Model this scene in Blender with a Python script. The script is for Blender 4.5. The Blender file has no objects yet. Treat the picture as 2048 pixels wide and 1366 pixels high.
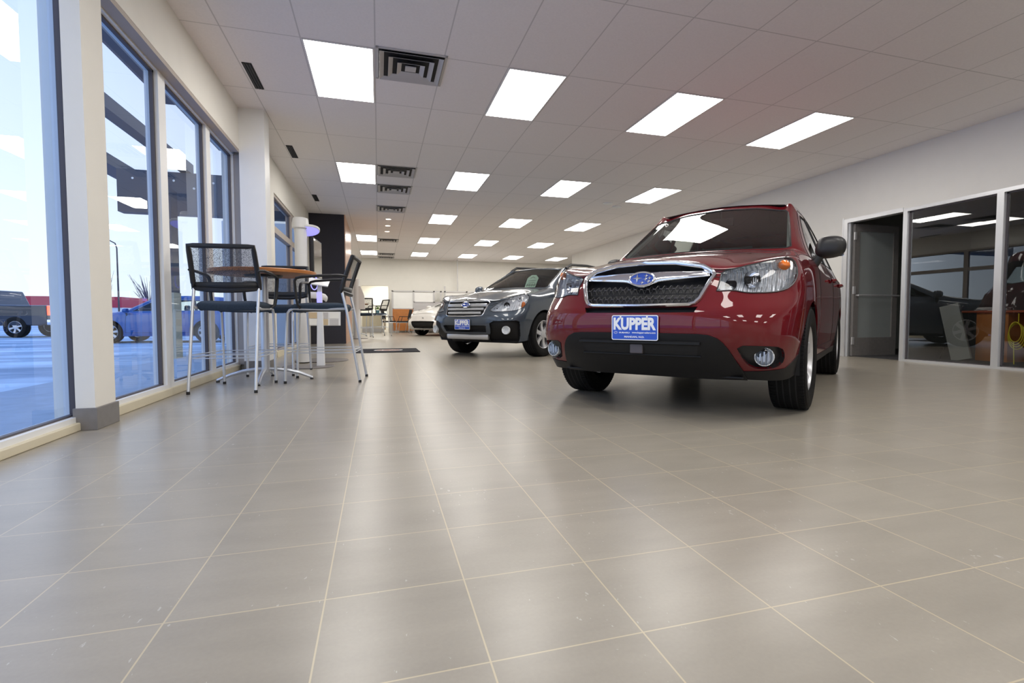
import bpy, bmesh, math, random
from mathutils import Vector, Matrix
from mathutils.bvhtree import BVHTree
R = math.radians
random.seed(4)
C = bpy.context.scene.collection
SC = bpy.context.scene

# ------------------------------------------------------------------ materials
def mat(name, col, rough=.5, metal=0., coat=0., spec=.5, emit=None, es=1., bump=None, noise=None, trans=0., ior=1.45, alpha=1.):
    m = bpy.data.materials.new(name); m.use_nodes = True
    N = m.node_tree.nodes; L = m.node_tree.links; b = N['Principled BSDF']
    b.inputs['Base Color'].default_value = (*col, 1); b.inputs['Roughness'].default_value = rough
    b.inputs['Metallic'].default_value = metal; b.inputs['Coat Weight'].default_value = coat
    b.inputs['Coat Roughness'].default_value = .02
    b.inputs['Specular IOR Level'].default_value = spec; b.inputs['IOR'].default_value = ior
    b.inputs['Transmission Weight'].default_value = trans; b.inputs['Alpha'].default_value = alpha
    if emit: b.inputs['Emission Color'].default_value = (*emit, 1); b.inputs['Emission Strength'].default_value = es
    tc = N.new('ShaderNodeTexCoord')
    n = N.new('ShaderNodeTexNoise'); L.new(tc.outputs['Object'], n.inputs['Vector'])
    n.inputs['Scale'].default_value = noise[0] if noise else 6
    n.inputs['Detail'].default_value = 4
    amt = noise[1] if noise else .03
    mx = N.new('ShaderNodeMix'); mx.data_type = 'RGBA'; L.new(n.outputs['Fac'], mx.inputs[0])
    mx.inputs[6].default_value = (*[max(0, c * (1 - amt)) for c in col], 1); mx.inputs[7].default_value = (*[min(1, c * (1 + amt)) for c in col], 1)
    L.new(mx.outputs[2], b.inputs['Base Color'])
    if bump:
        n2 = N.new('ShaderNodeTexNoise'); n2.inputs['Scale'].default_value = bump[0]; L.new(tc.outputs['Object'], n2.inputs['Vector'])
        bp = N.new('ShaderNodeBump'); bp.inputs['Strength'].default_value = bump[1]; bp.inputs['Distance'].default_value = .01
        L.new(n2.outputs['Fac'], bp.inputs['Height']); L.new(bp.outputs['Normal'], b.inputs['Normal'])
    return m

def glass(name, tint=(1, 1, 1), refl=1.0, ior=1.5, rough=0.0):
    m = bpy.data.materials.new(name); m.use_nodes = True
    N = m.node_tree.nodes; L = m.node_tree.links; N.clear()
    o = N.new('ShaderNodeOutputMaterial'); t = N.new('ShaderNodeBsdfTransparent'); g = N.new('ShaderNodeBsdfGlossy')
    t.inputs['Color'].default_value = (*tint, 1); g.inputs['Roughness'].default_value = rough
    f = N.new('ShaderNodeFresnel'); f.inputs['IOR'].default_value = ior
    mu = N.new('ShaderNodeMath'); mu.operation = 'MULTIPLY'; mu.inputs[1].default_value = refl; mu.use_clamp = True
    mx = N.new('ShaderNodeMixShader')
    L.new(f.outputs[0], mu.inputs[0]); L.new(mu.outputs[0], mx.inputs[0]); L.new(t.outputs[0], mx.inputs[1]); L.new(g.outputs[0], mx.inputs[2]); L.new(mx.outputs[0], o.inputs[0])
    return m

def emis(name, col, s):
    m = bpy.data.materials.new(name); m.use_nodes = True; N = m.node_tree.nodes; N.clear()
    o = N.new('ShaderNodeOutputMaterial'); e = N.new('ShaderNodeEmission'); e.inputs[0].default_value = (*col, 1); e.inputs[1].default_value = s
    m.node_tree.links.new(e.outputs[0], o.inputs[0]); return m

def math_node(N, L, op, a, b=None, c=None):
    n = N.new('ShaderNodeMath'); n.operation = op
    for i, v in enumerate((a, b, c)):
        if v is None: continue
        if isinstance(v, (int, float)): n.inputs[i].default_value = v
        else: L.new(v, n.inputs[i])
    return n.outputs[0]

def grid_mat(name, px, py, ox, oy, lw, tile, line, rough, tilevar=.06, streak=True, bump=.0, fleck=False, sp=.5, roughvar=.0):
    m = bpy.data.materials.new(name); m.use_nodes = True
    N = m.node_tree.nodes; L = m.node_tree.links; b = N['Principled BSDF']
    tc = N.new('ShaderNodeTexCoord'); sx = N.new('ShaderNodeSeparateXYZ'); L.new(tc.outputs['Object'], sx.inputs[0])
    def axis(o, p, off):
        u = math_node(N, L, 'DIVIDE', math_node(N, L, 'SUBTRACT', o, off), p)
        fl = math_node(N, L, 'FLOOR', u); fr = math_node(N, L, 'SUBTRACT', u, fl)
        d = math_node(N, L, 'MULTIPLY', math_node(N, L, 'MINIMUM', fr, math_node(N, L, 'SUBTRACT', 1.0, fr)), p)
        return fl, d
    fx, dx = axis(sx.outputs[0], px, ox); fy, dy = axis(sx.outputs[1], py, oy)
    d = math_node(N, L, 'MINIMUM', dx, dy)
    isl = math_node(N, L, 'LESS_THAN', d, lw / 2)
    cb = N.new('ShaderNodeCombineXYZ'); L.new(fx, cb.inputs[0]); L.new(fy, cb.inputs[1])
    wn = N.new('ShaderNodeTexWhiteNoise'); wn.noise_dimensions = '3D'; L.new(cb.outputs[0], wn.inputs['Vector'])
    n = N.new('ShaderNodeTexNoise'); n.inputs['Scale'].default_value = 2.6; n.inputs['Detail'].default_value = 4; n.inputs['Roughness'].default_value = .55
    if streak:
        mp = N.new('ShaderNodeMapping'); mp.inputs['Rotation'].default_value = (0, 0, R(35)); mp.inputs['Scale'].default_value = (1, 3.5, 1)
        ad = N.new('ShaderNodeVectorMath'); ad.operation = 'MULTIPLY_ADD'; L.new(wn.outputs['Color'], ad.inputs[0]); ad.inputs[1].default_value = (9, 9, 0); L.new(tc.outputs['Object'], ad.inputs[2])
        L.new(ad.outputs[0], mp.inputs[0]); L.new(mp.outputs[0], n.inputs['Vector'])
    else:
        n.inputs['Scale'].default_value = 60; L.new(tc.outputs['Object'], n.inputs['Vector'])
    v = math_node(N, L, 'ADD', math_node(N, L, 'MULTIPLY', math_node(N, L, 'SUBTRACT', wn.outputs['Value'], .5), tilevar), math_node(N, L, 'MULTIPLY', math_node(N, L, 'SUBTRACT', n.outputs['Fac'], .5), .34 if streak else .12))
    v = math_node(N, L, 'ADD', v, 1.0)
    hs = N.new('ShaderNodeHueSaturation'); hs.inputs['Color'].default_value = (*tile, 1); L.new(v, hs.inputs['Value'])
    col = hs.outputs[0]
    if fleck:
        n3 = N.new('ShaderNodeTexNoise'); n3.inputs['Scale'].default_value = 75; n3.inputs['Detail'].default_value = 3
        mp3 = N.new('ShaderNodeMapping'); mp3.inputs['Rotation'].default_value = (0, 0, R(-50)); mp3.inputs['Scale'].default_value = (1, .45, 1)
        L.new(tc.outputs['Object'], mp3.inputs[0]); L.new(mp3.outputs[0], n3.inputs['Vector'])
        n5 = N.new('ShaderNodeTexNoise'); n5.inputs['Scale'].default_value = 3.1; L.new(tc.outputs['Object'], n5.inputs['Vector'])
        gt = math_node(N, L, 'MULTIPLY', math_node(N, L, 'GREATER_THAN', math_node(N, L, 'ADD', n3.outputs['Fac'], math_node(N, L, 'MULTIPLY', n5.outputs['Fac'], .35)), .90), .4)
        mf = N.new('ShaderNodeMix'); mf.data_type = 'RGBA'; L.new(gt, mf.inputs[0]); L.new(col, mf.inputs[6]); mf.inputs[7].default_value = (.62, .62, .58, 1)
        n6 = N.new('ShaderNodeTexNoise'); n6.inputs['Scale'].default_value = 110; L.new(tc.outputs['Object'], n6.inputs['Vector'])
        hv = N.new('ShaderNodeHueSaturation'); L.new(mf.outputs[2], hv.inputs['Color']); L.new(math_node(N, L, 'ADD', math_node(N, L, 'MULTIPLY', n6.outputs['Fac'], .12), .94), hv.inputs['Value'])
        col = hv.outputs[0]
    mx = N.new('ShaderNodeMix'); mx.data_type = 'RGBA'; L.new(isl, mx.inputs[0]); L.new(col, mx.inputs[6]); mx.inputs[7].default_value = (*line, 1)
    L.new(mx.outputs[2], b.inputs['Base Color']); b.inputs['Roughness'].default_value = rough; b.inputs['Specular IOR Level'].default_value = sp
    if roughvar:
        rr = math_node(N, L, 'ADD', math_node(N, L, 'MULTIPLY', n.outputs['Fac'], roughvar), rough - roughvar / 2)
        L.new(rr, b.inputs['Roughness'])
    if bump:
        bp = N.new('ShaderNodeBump'); bp.inputs['Strength'].default_value = bump; bp.inputs['Distance'].default_value = .002
        n4 = N.new('ShaderNodeTexNoise'); n4.inputs['Scale'].default_value = 180; L.new(tc.outputs['Object'], n4.inputs['Vector'])
        L.new(math_node(N, L, 'SUBTRACT', 1.0 if fleck else n4.outputs['Fac'], isl), bp.inputs['Height']); L.new(bp.outputs[0], b.inputs['Normal'])
    return m

M = {}
M['wall'] = mat('wall_paint', (.80, .78, .72), .7, bump=(250, .04))
M['wall_r'] = mat('wall_paint_right', (.83, .82, .79), .7, bump=(250, .04))
M['white'] = mat('white_trim', (.82, .83, .83), .45)
M['alu'] = mat('aluminium', (.72, .73, .75), .32, .55)
M['alu_dark'] = mat('dark_bronze', (.10, .09, .10), .5, .3)
M['tanjamb'] = mat('tan_jamb', (.42, .37, .33), .6)
M['cream'] = mat('cream_curb', (.66, .60, .45), .6)
M['basetile'] = mat('grey_base_tile', (.20, .19, .185), .45, noise=(25, .15))
M['floor'] = grid_mat('floor_tile', .30578, .30578, -.120, 1.803, .0034, (.315, .285, .236), (.50, .43, .30), .28, .06, True, .06, True, .5, .0)
M['ceil'] = grid_mat('ceiling_tile', .6097, 1.2193, -.6077, 4.900, .011, (.87, .84, .84), (.62, .60, .60), .9, .02, False, .25)
M['lamp'] = emis('troffer_diffuser', (1, .965, .91), 13.)
M['spot'] = emis('downlight_bulb', (1, .8, .6), 9.)
M['grey'] = mat('vent_grey', (.55, .54, .54), .5)
M['dark'] = mat('dark_slot', (.012, .012, .013), .7)
M['charcoal'] = mat('charcoal_wall', (.035, .033, .042), .75, bump=(120, .2), noise=(60, .25))
M['copper'] = mat('tan_wood_panel', (.62, .38, .26), .32)
M['blackplastic'] = mat('black_plastic', (.018, .018, .020), .42)
M['trim'] = mat('textured_black_trim', (.011, .011, .012), .5, spec=.3, bump=(400, .1))
M['rubber'] = mat('tyre_rubber', (.0065, .0065, .007), .7, spec=.25, bump=(150, .3))
M['chrome'] = mat('chrome', (.86, .87, .90), .10, 1.)
M['silver'] = mat('painted_silver', (.62, .63, .66), .28, .75)
M['tube'] = mat('silver_tube', (.62, .65, .70), .34, .7)
M['reflector'] = mat('lamp_reflector', (.90, .94, 1.), .2, .22)
M['lens'] = glass('lamp_lens', (.97, .98, 1), 1., 1.5)
def flute(m):
    N = m.node_tree.nodes; L = m.node_tree.links; b = N['Principled BSDF']; tc = N.new('ShaderNodeTexCoord')
    w = N.new('ShaderNodeTexWave'); w.bands_direction = 'Y'; w.inputs['Scale'].default_value = 14; w.inputs['Distortion'].default_value = 2.2; w.inputs['Detail'].default_value = 1
    v = N.new('ShaderNodeTexVoronoi'); v.inputs['Scale'].default_value = 26; L.new(tc.outputs['Object'], v.inputs['Vector'])
    L.new(tc.outputs['Object'], w.inputs['Vector'])
    bp = N.new('ShaderNodeBump'); bp.inputs['Strength'].default_value = 1.; bp.inputs['Distance'].default_value = .011
    L.new(math_node(N, L, 'ADD', w.outputs['Fac'], v.outputs['Distance']), bp.inputs['Height']); L.new(bp.outputs[0], b.inputs['Normal'])
flute(M['reflector'])
M['amber'] = mat('amber_lens', (.75, .17, .01), .25, coat=1.)
M['redlens'] = mat('red_lens', (.6, .01, .01), .2, coat=1.)
M['taillit'] = mat('lit_tail_lamp', (.8, .03, .02), .3, emit=(1, .06, .03), es=6.)
M['carglass'] = glass('car_window_glass', (.88, .93, .90), 1.3, 1.5)
M['winglass'] = glass('storefront_glass', (.86, .93, .96), 1.25, 1.52)
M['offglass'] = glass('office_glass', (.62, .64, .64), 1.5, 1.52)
M['frost'] = mat('frosted_glass', (.30, .33, .33), .5)
M['seatfab'] = mat('charcoal_seat_fabric', (.03, .032, .036), .9, bump=(300, .4))
M['stoolfab'] = mat('blue_grey_seat_fabric', (.030, .048, .075), .85, bump=(300, .4), noise=(80, .3))
M['wood'] = mat('cherry_wood', (.50, .19, .055), .35, noise=(9, .2))
M['redwood'] = mat('red_brown_wood', (.36, .085, .035), .4, noise=(7, .2))
M['paper'] = mat('paper_white', (.85, .85, .82), .6)
M['plateblue'] = mat('plate_blue', (.02, .085, .55), .35, coat=.5)
M['platewhite'] = mat('plate_white', (.88, .89, .92), .35, coat=.5)
M['badgeblue'] = mat('badge_blue', (.015, .06, .40), .25, coat=1.)
M['screen'] = mat('display_screen', (.012, .012, .012), .06, coat=1.)
M['purple'] = mat('blue_lit_disc', (.3, .3, .9), .5, emit=(.32, .30, 1.), es=1.1)
M['kwhite'] = mat('kiosk_white', (.80, .81, .82), .35)
M['disc'] = mat('kiosk_base_disc', (.16, .145, .14), .4)
M['mat'] = mat('black_floor_mat', (.016, .015, .02), .95, bump=(200, .6))
M['leaf'] = mat('plant_leaf', (.13, .30, .03), .6, noise=(20, .4))
M['potblue'] = mat('blue_pot', (.10, .25, .33), .4)
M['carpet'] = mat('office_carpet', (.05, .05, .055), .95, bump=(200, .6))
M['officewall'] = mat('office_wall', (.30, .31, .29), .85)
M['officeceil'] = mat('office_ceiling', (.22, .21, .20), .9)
M['yellow'] = mat('yellow_cable', (.75, .62, .03), .45)
M['tan'] = mat('tan_board', (.60, .47, .30), .6)
M['canopy'] = mat('canopy_metal', (.075, .085, .11), .55)
M['extwall'] = mat('exterior_stucco', (.86, .88, .90), .8)
M['yellowpost'] = mat('cream_post', (.62, .56, .40), .7)
M['redbld'] = mat('red_building', (.55, .05, .08), .6)
M['bark'] = mat('bare_branches', (.16, .13, .17), .9)
M['green'] = mat('evergreen_foliage', (.05, .09, .09), .9, noise=(3, .5))
M['red'] = mat('dark_red_paint', (.125, .0016, .0062), .5, .1, 1., spec=.1)
M['greypaint'] = mat('graphite_blue_paint', (.060, .078, .105), .38, .4, 1., spec=.3)
M['whitepaint'] = mat('white_paint', (.80, .79, .76), .3, 0., 1.)
M['bluepaint'] = mat('blue_paint', (.03, .12, .38), .32, .4, 1.)
M['navypaint'] = mat('navy_black_paint', (.012, .02, .04), .35, .3, 1.)

def snow_mat():
    m = bpy.data.materials.new('snowy_lot'); m.use_nodes = True
    N = m.node_tree.nodes; L = m.node_tree.links; b = N['Principled BSDF']
    tc = N.new('ShaderNodeTexCoord'); mp = N.new('ShaderNodeMapping'); mp.inputs['Scale'].default_value = (.5, 1.4, 1); L.new(tc.outputs['Object'], mp.inputs[0])
    n = N.new('ShaderNodeTexNoise'); n.inputs['Scale'].default_value = .55; n.inputs['Detail'].default_value = 9; n.inputs['Roughness'].default_value = .62; L.new(mp.outputs[0], n.inputs['Vector'])
    cr = N.new('ShaderNodeValToRGB'); cr.color_ramp.elements[0].position = .40; cr.color_ramp.elements[0].color = (.20, .33, .48, 1)
    cr.color_ramp.elements[1].position = .62; cr.color_ramp.elements[1].color = (.68, .86, 1., 1); L.new(n.outputs['Fac'], cr.inputs[0])
    L.new(cr.outputs[0], b.inputs['Base Color']); b.inputs['Roughness'].default_value = .65
    return m
M['snow'] = snow_mat()

def mesh_weave():
    m = bpy.data.materials.new('backrest_mesh_weave'); m.use_nodes = True
    N = m.node_tree.nodes; L = m.node_tree.links; b = N['Principled BSDF']
    b.inputs['Base Color'].default_value = (.03, .035, .045, 1); b.inputs['Roughness'].default_value = .8
    o = N['Material Output']; t = N.new('ShaderNodeBsdfTransparent'); mx = N.new('ShaderNodeMixShader')
    tc = N.new('ShaderNodeTexCoord'); w = N.new('ShaderNodeTexVoronoi'); w.inputs['Scale'].default_value = 420; L.new(tc.outputs['Object'], w.inputs['Vector'])
    f = math_node(N, L, 'LESS_THAN', w.outputs['Distance'], .50)
    L.new(math_node(N, L, 'MULTIPLY', f, .95), mx.inputs[0]); L.new(t.outputs[0], mx.inputs[2]); L.new(b.outputs[0], mx.inputs[1]); L.new(mx.outputs[0], o.inputs[0])
    return m
M['weave'] = mesh_weave()

# ------------------------------------------------------------------ mesh helpers
class MB:
    def __init__(s): s.v = []; s.f = []; s.m = []
    def add(s, vs, fs, mi=0):
        o = len(s.v); s.v += [tuple(p) for p in vs]; s.f += [tuple(i + o for i in f) for f in fs]; s.m += [mi] * len(fs)
    def box(s, c, d, rz=0, ry=0, rx=0, mi=0, taper=1.):
        M_ = Matrix.Rotation(rz, 3, 'Z') @ Matrix.Rotation(ry, 3, 'Y') @ Matrix.Rotation(rx, 3, 'X')
        vs = []
        for z in (-1, 1):
            t = taper if z > 0 else 1.
            for x, y in ((-1, -1), (1, -1), (1, 1), (-1, 1)):
                vs.append(Vector(c) + M_ @ Vector((x * d[0] / 2 * t, y * d[1] / 2 * t, z * d[2] / 2)))
        s.add(vs, [(3, 2, 1, 0), (4, 5, 6, 7), (0, 1, 5, 4), (1, 2, 6, 5), (2, 3, 7, 6), (3, 0, 4, 7)], mi); return s
    def bb(s, x0, x1, y0, y1, z0, z1, mi=0):
        return s.box(((x0 + x1) / 2, (y0 + y1) / 2, (z0 + z1) / 2), (abs(x1 - x0), abs(y1 - y0), abs(z1 - z0)), mi=mi)
    def tube(s, path, r, n=8, closed=False, mi=0, flat=None, up=None):
        P = [Vector(p) for p in path]; k = len(P); rs = r if isinstance(r, (list, tuple)) else [r] * k
        rings = []; prev = None
        for i in range(k):
            a = P[(i - 1) % k] if (closed or i > 0) else P[0]; b = P[(i + 1) % k] if (closed or i < k - 1) else P[-1]
            t = (b - a).normalized()
            if up is not None: u = Vector(up) - t * Vector(up).dot(t)
            elif prev is None:
                h = Vector((0, 0, 1)) if abs(t.z) < .9 else Vector((1, 0, 0)); u = h - t * h.dot(t)
            else: u = prev - t * prev.dot(t)
            u.normalize(); prev = u; w = t.cross(u)
            fu, fw = flat if flat else (1, 1)
            rings.append([P[i] + (u * math.cos(2 * math.pi * j / n) * fu + w * math.sin(2 * math.pi * j / n) * fw) * rs[i] for j in range(n)])
        vs = [p for q in rings for p in q]; fs = []
        for i in range(k if closed else k - 1):
            for j in range(n): fs.append((i * n + j, i * n + (j + 1) % n, ((i + 1) % k) * n + (j + 1) % n, ((i + 1) % k) * n + j))
        if not closed: fs += [tuple(range(n - 1, -1, -1)), tuple((k - 1) * n + j for j in range(n))]
        s.add(vs, fs, mi); return s
    def lathe(s, prof, n=32, c=(0, 0, 0), axis='Z', mi=0, cap=True, sc=(1, 1)):
        vs = []; k = len(prof)
        for (r, h) in prof:
            for j in range(n):
                a = 2 * math.pi * j / n; x, y = r * math.cos(a) * sc[0], r * math.sin(a) * sc[1]
                p = (x, y, h) if axis == 'Z' else ((x, h, y) if axis == 'Y' else (h, x, y))
                vs.append((p[0] + c[0], p[1] + c[1], p[2] + c[2]))
        fs = [(i * n + j, i * n + (j + 1) % n, (i + 1) * n + (j + 1) % n, (i + 1) * n + j) for i in range(k - 1) for j in range(n)]
        if cap: fs += [tuple(range(n - 1, -1, -1)), tuple((k - 1) * n + j for j in range(n))]
        s.add(vs, fs, mi); return s
    def prism(s, poly, a, b, axis='Y', mi=0):
        def P(u, w, t): return {'Y': (u, t, w), 'X': (t, u, w), 'Z': (u, w, t)}[axis]
        n = len(poly); vs = [P(u, w, a) for u, w in poly] + [P(u, w, b) for u, w in poly]
        s.add(vs, [tuple(range(n)), tuple(range(2 * n - 1, n - 1, -1))] + [(i, i + n, (i + 1) % n + n, (i + 1) % n) for i in range(n)], mi); return s
    def grid(s, fn, nu, nv, mi=0, thick=None):
        vs = [fn(i / nu, j / nv) for i in range(nu + 1) for j in range(nv + 1)]
        fs = [(i * (nv + 1) + j, (i + 1) * (nv + 1) + j, (i + 1) * (nv + 1) + j + 1, i * (nv + 1) + j + 1) for i in range(nu) for j in range(nv)]
        s.add(vs, fs, mi); return s
    def build(s, name, mats, parent=None, smooth=False, bevel=0., seg=2, solid=0., angle=40, fix=True, sub=0):
        me = bpy.data.meshes.new(name); me.from_pydata(s.v, [], s.f)
        mats = mats if isinstance(mats, (list, tuple)) else [mats]
        for m in mats: me.materials.append(m)
        for p, i in zip(me.polygons, s.m): p.material_index = i
        bm = bmesh.new(); bm.from_mesh(me)
        if fix: bmesh.ops.recalc_face_normals(bm, faces=bm.faces)
        bm.to_mesh(me); bm.free()
        return finish(me, name, parent, smooth, bevel, seg, solid, angle, sub)

def finish(me, name, parent, smooth, bevel=0., seg=2, solid=0., angle=40, sub=0):
    if smooth:
        for p in me.polygons: p.use_smooth = True
        try: me.set_sharp_from_angle(angle=R(angle))
        except Exception: pass
    o = bpy.data.objects.new(name, me); C.objects.link(o)
    if parent: o.parent = parent
    if solid:
        d = o.modifiers.new('s', 'SOLIDIFY'); d.thickness = solid; d.offset = 0
    if bevel:
        d = o.modifiers.new('b', 'BEVEL'); d.width = bevel; d.segments = seg; d.limit_method = 'ANGLE'; d.angle_limit = R(35)
        for p in me.polygons: p.use_smooth = True
        try: me.set_sharp_from_angle(angle=R(35))
        except Exception: pass
        w = o.modifiers.new('w', 'WEIGHTED_NORMAL')
    if sub:
        d = o.modifiers.new('u', 'SUBSURF'); d.levels = sub; d.render_levels = sub
    return o

def tag(o, label=None, cat=None, group=None, kind=None):
    if label: o['label'] = label
    if cat: o['category'] = cat
    if group: o['group'] = group
    if kind: o['kind'] = kind
    return o
def thing(name, label, cat, loc=(0, 0, 0), rz=0, group=None):
    o = bpy.data.objects.new(name, None); C.objects.link(o); o.location = loc; o.rotation_euler = (0, 0, rz); o.empty_display_size = .1
    return tag(o, label, cat, group)
def copy_tree(o, parent=None):
    c = o.copy(); C.objects.link(c); c.parent = parent
    for ch in list(o.children): copy_tree(ch, c)
    return c
def struct(o): o['kind'] = 'structure'; return o
def lerp(a, b, t): return a + (b - a) * t

def text_mesh(txt, size, off=0., extr=.0008, font=None):
    cu = bpy.data.curves.new('t', 'FONT'); cu.body = txt; cu.size = size; cu.offset = off; cu.extrude = extr; cu.align_x = 'CENTER'; cu.align_y = 'CENTER'; cu.resolution_u = 3
    o = bpy.data.objects.new('t', cu); C.objects.link(o); dg = bpy.context.evaluated_depsgraph_get(); me = bpy.data.meshes.new_from_object(o.evaluated_get(dg))
    bpy.data.objects.remove(o); bpy.data.curves.remove(cu)
    vs = [v.co.copy() for v in me.vertices]; fs = [tuple(p.vertices) for p in me.polygons]; bpy.data.meshes.remove(me); return vs, fs
def add_text(mb, txt, size, w, Mx, off=0., mi=0, h=None):
    vs, fs = text_mesh(txt, size, off)
    xs = [v.x for v in vs]; ys = [v.y for v in vs]; cx = (min(xs) + max(xs)) / 2; cy = (min(ys) + max(ys)) / 2
    sx = w / (max(xs) - min(xs)); sy = 1. if h is None else h / (max(ys) - min(ys))
    mb.add([Mx @ Vector(((v.x - cx) * sx, (v.y - cy) * sy, v.z)) for v in vs], fs, mi)

# ------------------------------------------------------------------ camera
cam = bpy.data.cameras.new('camera'); co = bpy.data.objects.new('camera', cam); C.objects.link(co); SC.camera = co
cam.sensor_width = 36; cam.lens = 1032.44 * 36 / 2048; cam.shift_x = (1024 - 1067.27) / 2048; cam.clip_start = .05; cam.clip_end = 500
ya, pi_, ro = R(16.724), R(-2.679), R(.023)
f = Vector((math.sin(ya) * math.cos(pi_), math.cos(ya) * math.cos(pi_), math.sin(pi_))); r = Vector((math.cos(ya), -math.sin(ya), 0)); u = r.cross(f)
r2 = r * math.cos(ro) + u * math.sin(ro); u2 = -r * math.sin(ro) + u * math.cos(ro)
co.matrix_world = Matrix(((r2.x, u2.x, -f.x, 0), (r2.y, u2.y, -f.y, 0), (r2.z, u2.z, -f.z, .62), (0, 0, 0, 1)))

CZ = 3.005; WX = -1.5; RX = 7.12; YB = 22.0; YN = -8.0
# ------------------------------------------------------------------ room shell
struct(MB().bb(-1.66, 12.5, YN, 26.6, -.10, 0).build('floor', M['floor']))
struct(MB().bb(-1.66, 12.5, YN, YB + .1, CZ, CZ + .1).build('ceiling', M['ceil']))
# left wall: header, piers, curb
w = MB()
w.bb(-1.66, WX, YN, 6.95, 2.535, CZ); w.bb(-1.66, WX, 8.75, 12.3, 2.52, CZ); w.bb(-1.66, WX, 12.3, YB, 0, CZ)
w.bb(-1.66, WX, 6.95, 8.75, 0, CZ); w.bb(-1.59, WX, 3.40, 3.63, .0, 2.535); w.bb(-1.75, -1.59, 3.53, 3.63, 0, 2.535); w.bb(-1.72, -1.5, 6.86, 6.95, 0, 2.535); w.bb(-1.66, WX, YN, -5.2, 0, 2.535)
w.build('wall_left', M['wall'])['kind'] = 'structure'
struct(MB().bb(-1.5, -1.235, 6.70, 6.98, 0, CZ).build('trim_1', M['white']))
struct(MB().bb(-1.70, -1.565, YN, 3.53, 0, .045).bb(-1.70, -1.565, 3.60, 6.86, 0, .062).build('baseboard_left', M['cream'], bevel=.006))
struct(MB().bb(-1.60, -1.487, 3.388, 3.642, 0, .122).bb(-1.50, -1.222, 6.688, 6.992, 0, .11).build('baseboard_pier', M['basetile'], bevel=.003))
# tan jamb liner at window head and far side
struct(MB().bb(-1.70, -1.502, 3.63, 6.70, 2.50, 2.5349).bb(-1.60, -1.502, 6.81, 6.86, .062, 2.50).build('trim_2', M['tanjamb']))

def storefront(name, spans, x, z0, z1, head=2.50, fw=.055, transom=None, dark=True, m='white', gm='winglass', depth=.09):
    fr = MB(); bk = MB()
    y0 = spans[0][0]; y1 = spans[-1][1]
    fr.bb(x - depth / 2, x + depth / 2, y0 - .06, y1 + .06, z0, z0 + .03); fr.bb(x - depth / 2, x + depth / 2, y0 - .06, y1 + .06, z1 - .045, z1)
    for i, (a, b) in enumerate(spans):
        prev = spans[i - 1][1] if i else a - .06
        fr.bb(x - depth / 2, x + depth / 2, prev, a, z0 + .03, z1 - .045)
        g = .022
        for (p, q, zz0, zz1) in ((a, a + g, z0 + .03, z1 - .045), (b - g, b, z0 + .03, z1 - .045)): bk.bb(x - .008, x + .018, p, q, zz0, zz1)
        bk.bb(x - .008, x + .018, a, b, z0 + .03, z0 + .040); bk.bb(x - .008, x + .018, a, b, z1 - .062, z1 - .045)
        if transom: fr.bb(x - depth / 2, x + depth / 2, a, b, transom[0], transom[1])
    fr.bb(x - depth / 2, x + depth / 2, y1, y1 + .06, z0 + .03, z1 - .045)
    o = struct(fr.build(name, M[m]))
    gk = bk.build('window_gasket', M['alu_dark'], o)
    g = MB()
    for a, b in spans: g.add([(x - .003, a, z0 + .03), (x - .003, b, z0 + .03), (x - .003, b, z1 - .045), (x - .003, a, z1 - .045)], [(0, 1, 2, 3)])
    g.build('window_glass', M[gm], o, fix=False)
    return o
storefront('window_1', [(-5.1, -2.3), (-2.2, .5), (.6, 3.465)], -1.63, .045, 2.6)
storefront('window_2', [(3.69, 4.67), (4.81, 5.81), (5.94, 6.80)], -1.63, .062, 2.535)
storefront('window_3', [(8.85, 10.45), (10.55, 12.2)], -1.56, .09, 2.52, transom=(1.93, 2.03), m='tanjamb')
struct(MB().bb(-1.66, -1.49, 8.72, 12.32, 0, .09).build('baseboard_window', M['cream']))
# back wall with opening and alcove
w = MB(); w.bb(-1.66, -.65, YB, YB + .12, 0, CZ); w.bb(.40, 12.5, YB, YB + .12, 0, CZ); w.bb(-.65, .40, YB, YB + .12, 1.90, CZ)
struct(w.build('wall_back', M['wall']))
w = MB(); w.bb(-1.6, -.9, YB + .12, 26.5, 0, 2.2); w.bb(.62, 1.2, YB + .12, 26.5, 0, 2.2); w.bb(-1.6, 1.2, 26.5, 26.6, 0, 2.3); w.bb(-1.6, 1.2, YB + .12, 26.5, 2.2, 2.3)
struct(w.build('wall_alcove', M['wall']))
# right wall
w = MB(); w.bb(RX, RX + .12, YN, 18.6, 2.17, CZ); w.bb(RX, RX + .12, YN, 5.55, 2.148, 2.17); w.bb(RX, RX + .12, 6.53, 18.6, 0, 2.17); w.bb(RX, RX + .12, YN, -1.3, 0, 2.17); w.bb(RX + .12, 12.5, 18.5, 18.6, 0, CZ); w.bb(12.4, 12.5, 18.6, YB, 0, CZ)
struct(w.build('wall_right', M['wall_r']))
struct(MB().bb(-1.66, RX + .12, YN - .1, YN, 0, CZ).build('wall_rear', M['wall']))
struct(MB().bb(RX - .012, RX, 6.56, 18.5, 0, .10).build('baseboard_right', M['basetile']))
storefront('window_4', [(-1.2, .9), (1.0, 2.35), (2.42, 4.32), (4.395, 5.49)], RX + .05, 0, 2.15, m='alu', gm='offglass', fw=.06, depth=.11)
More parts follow.
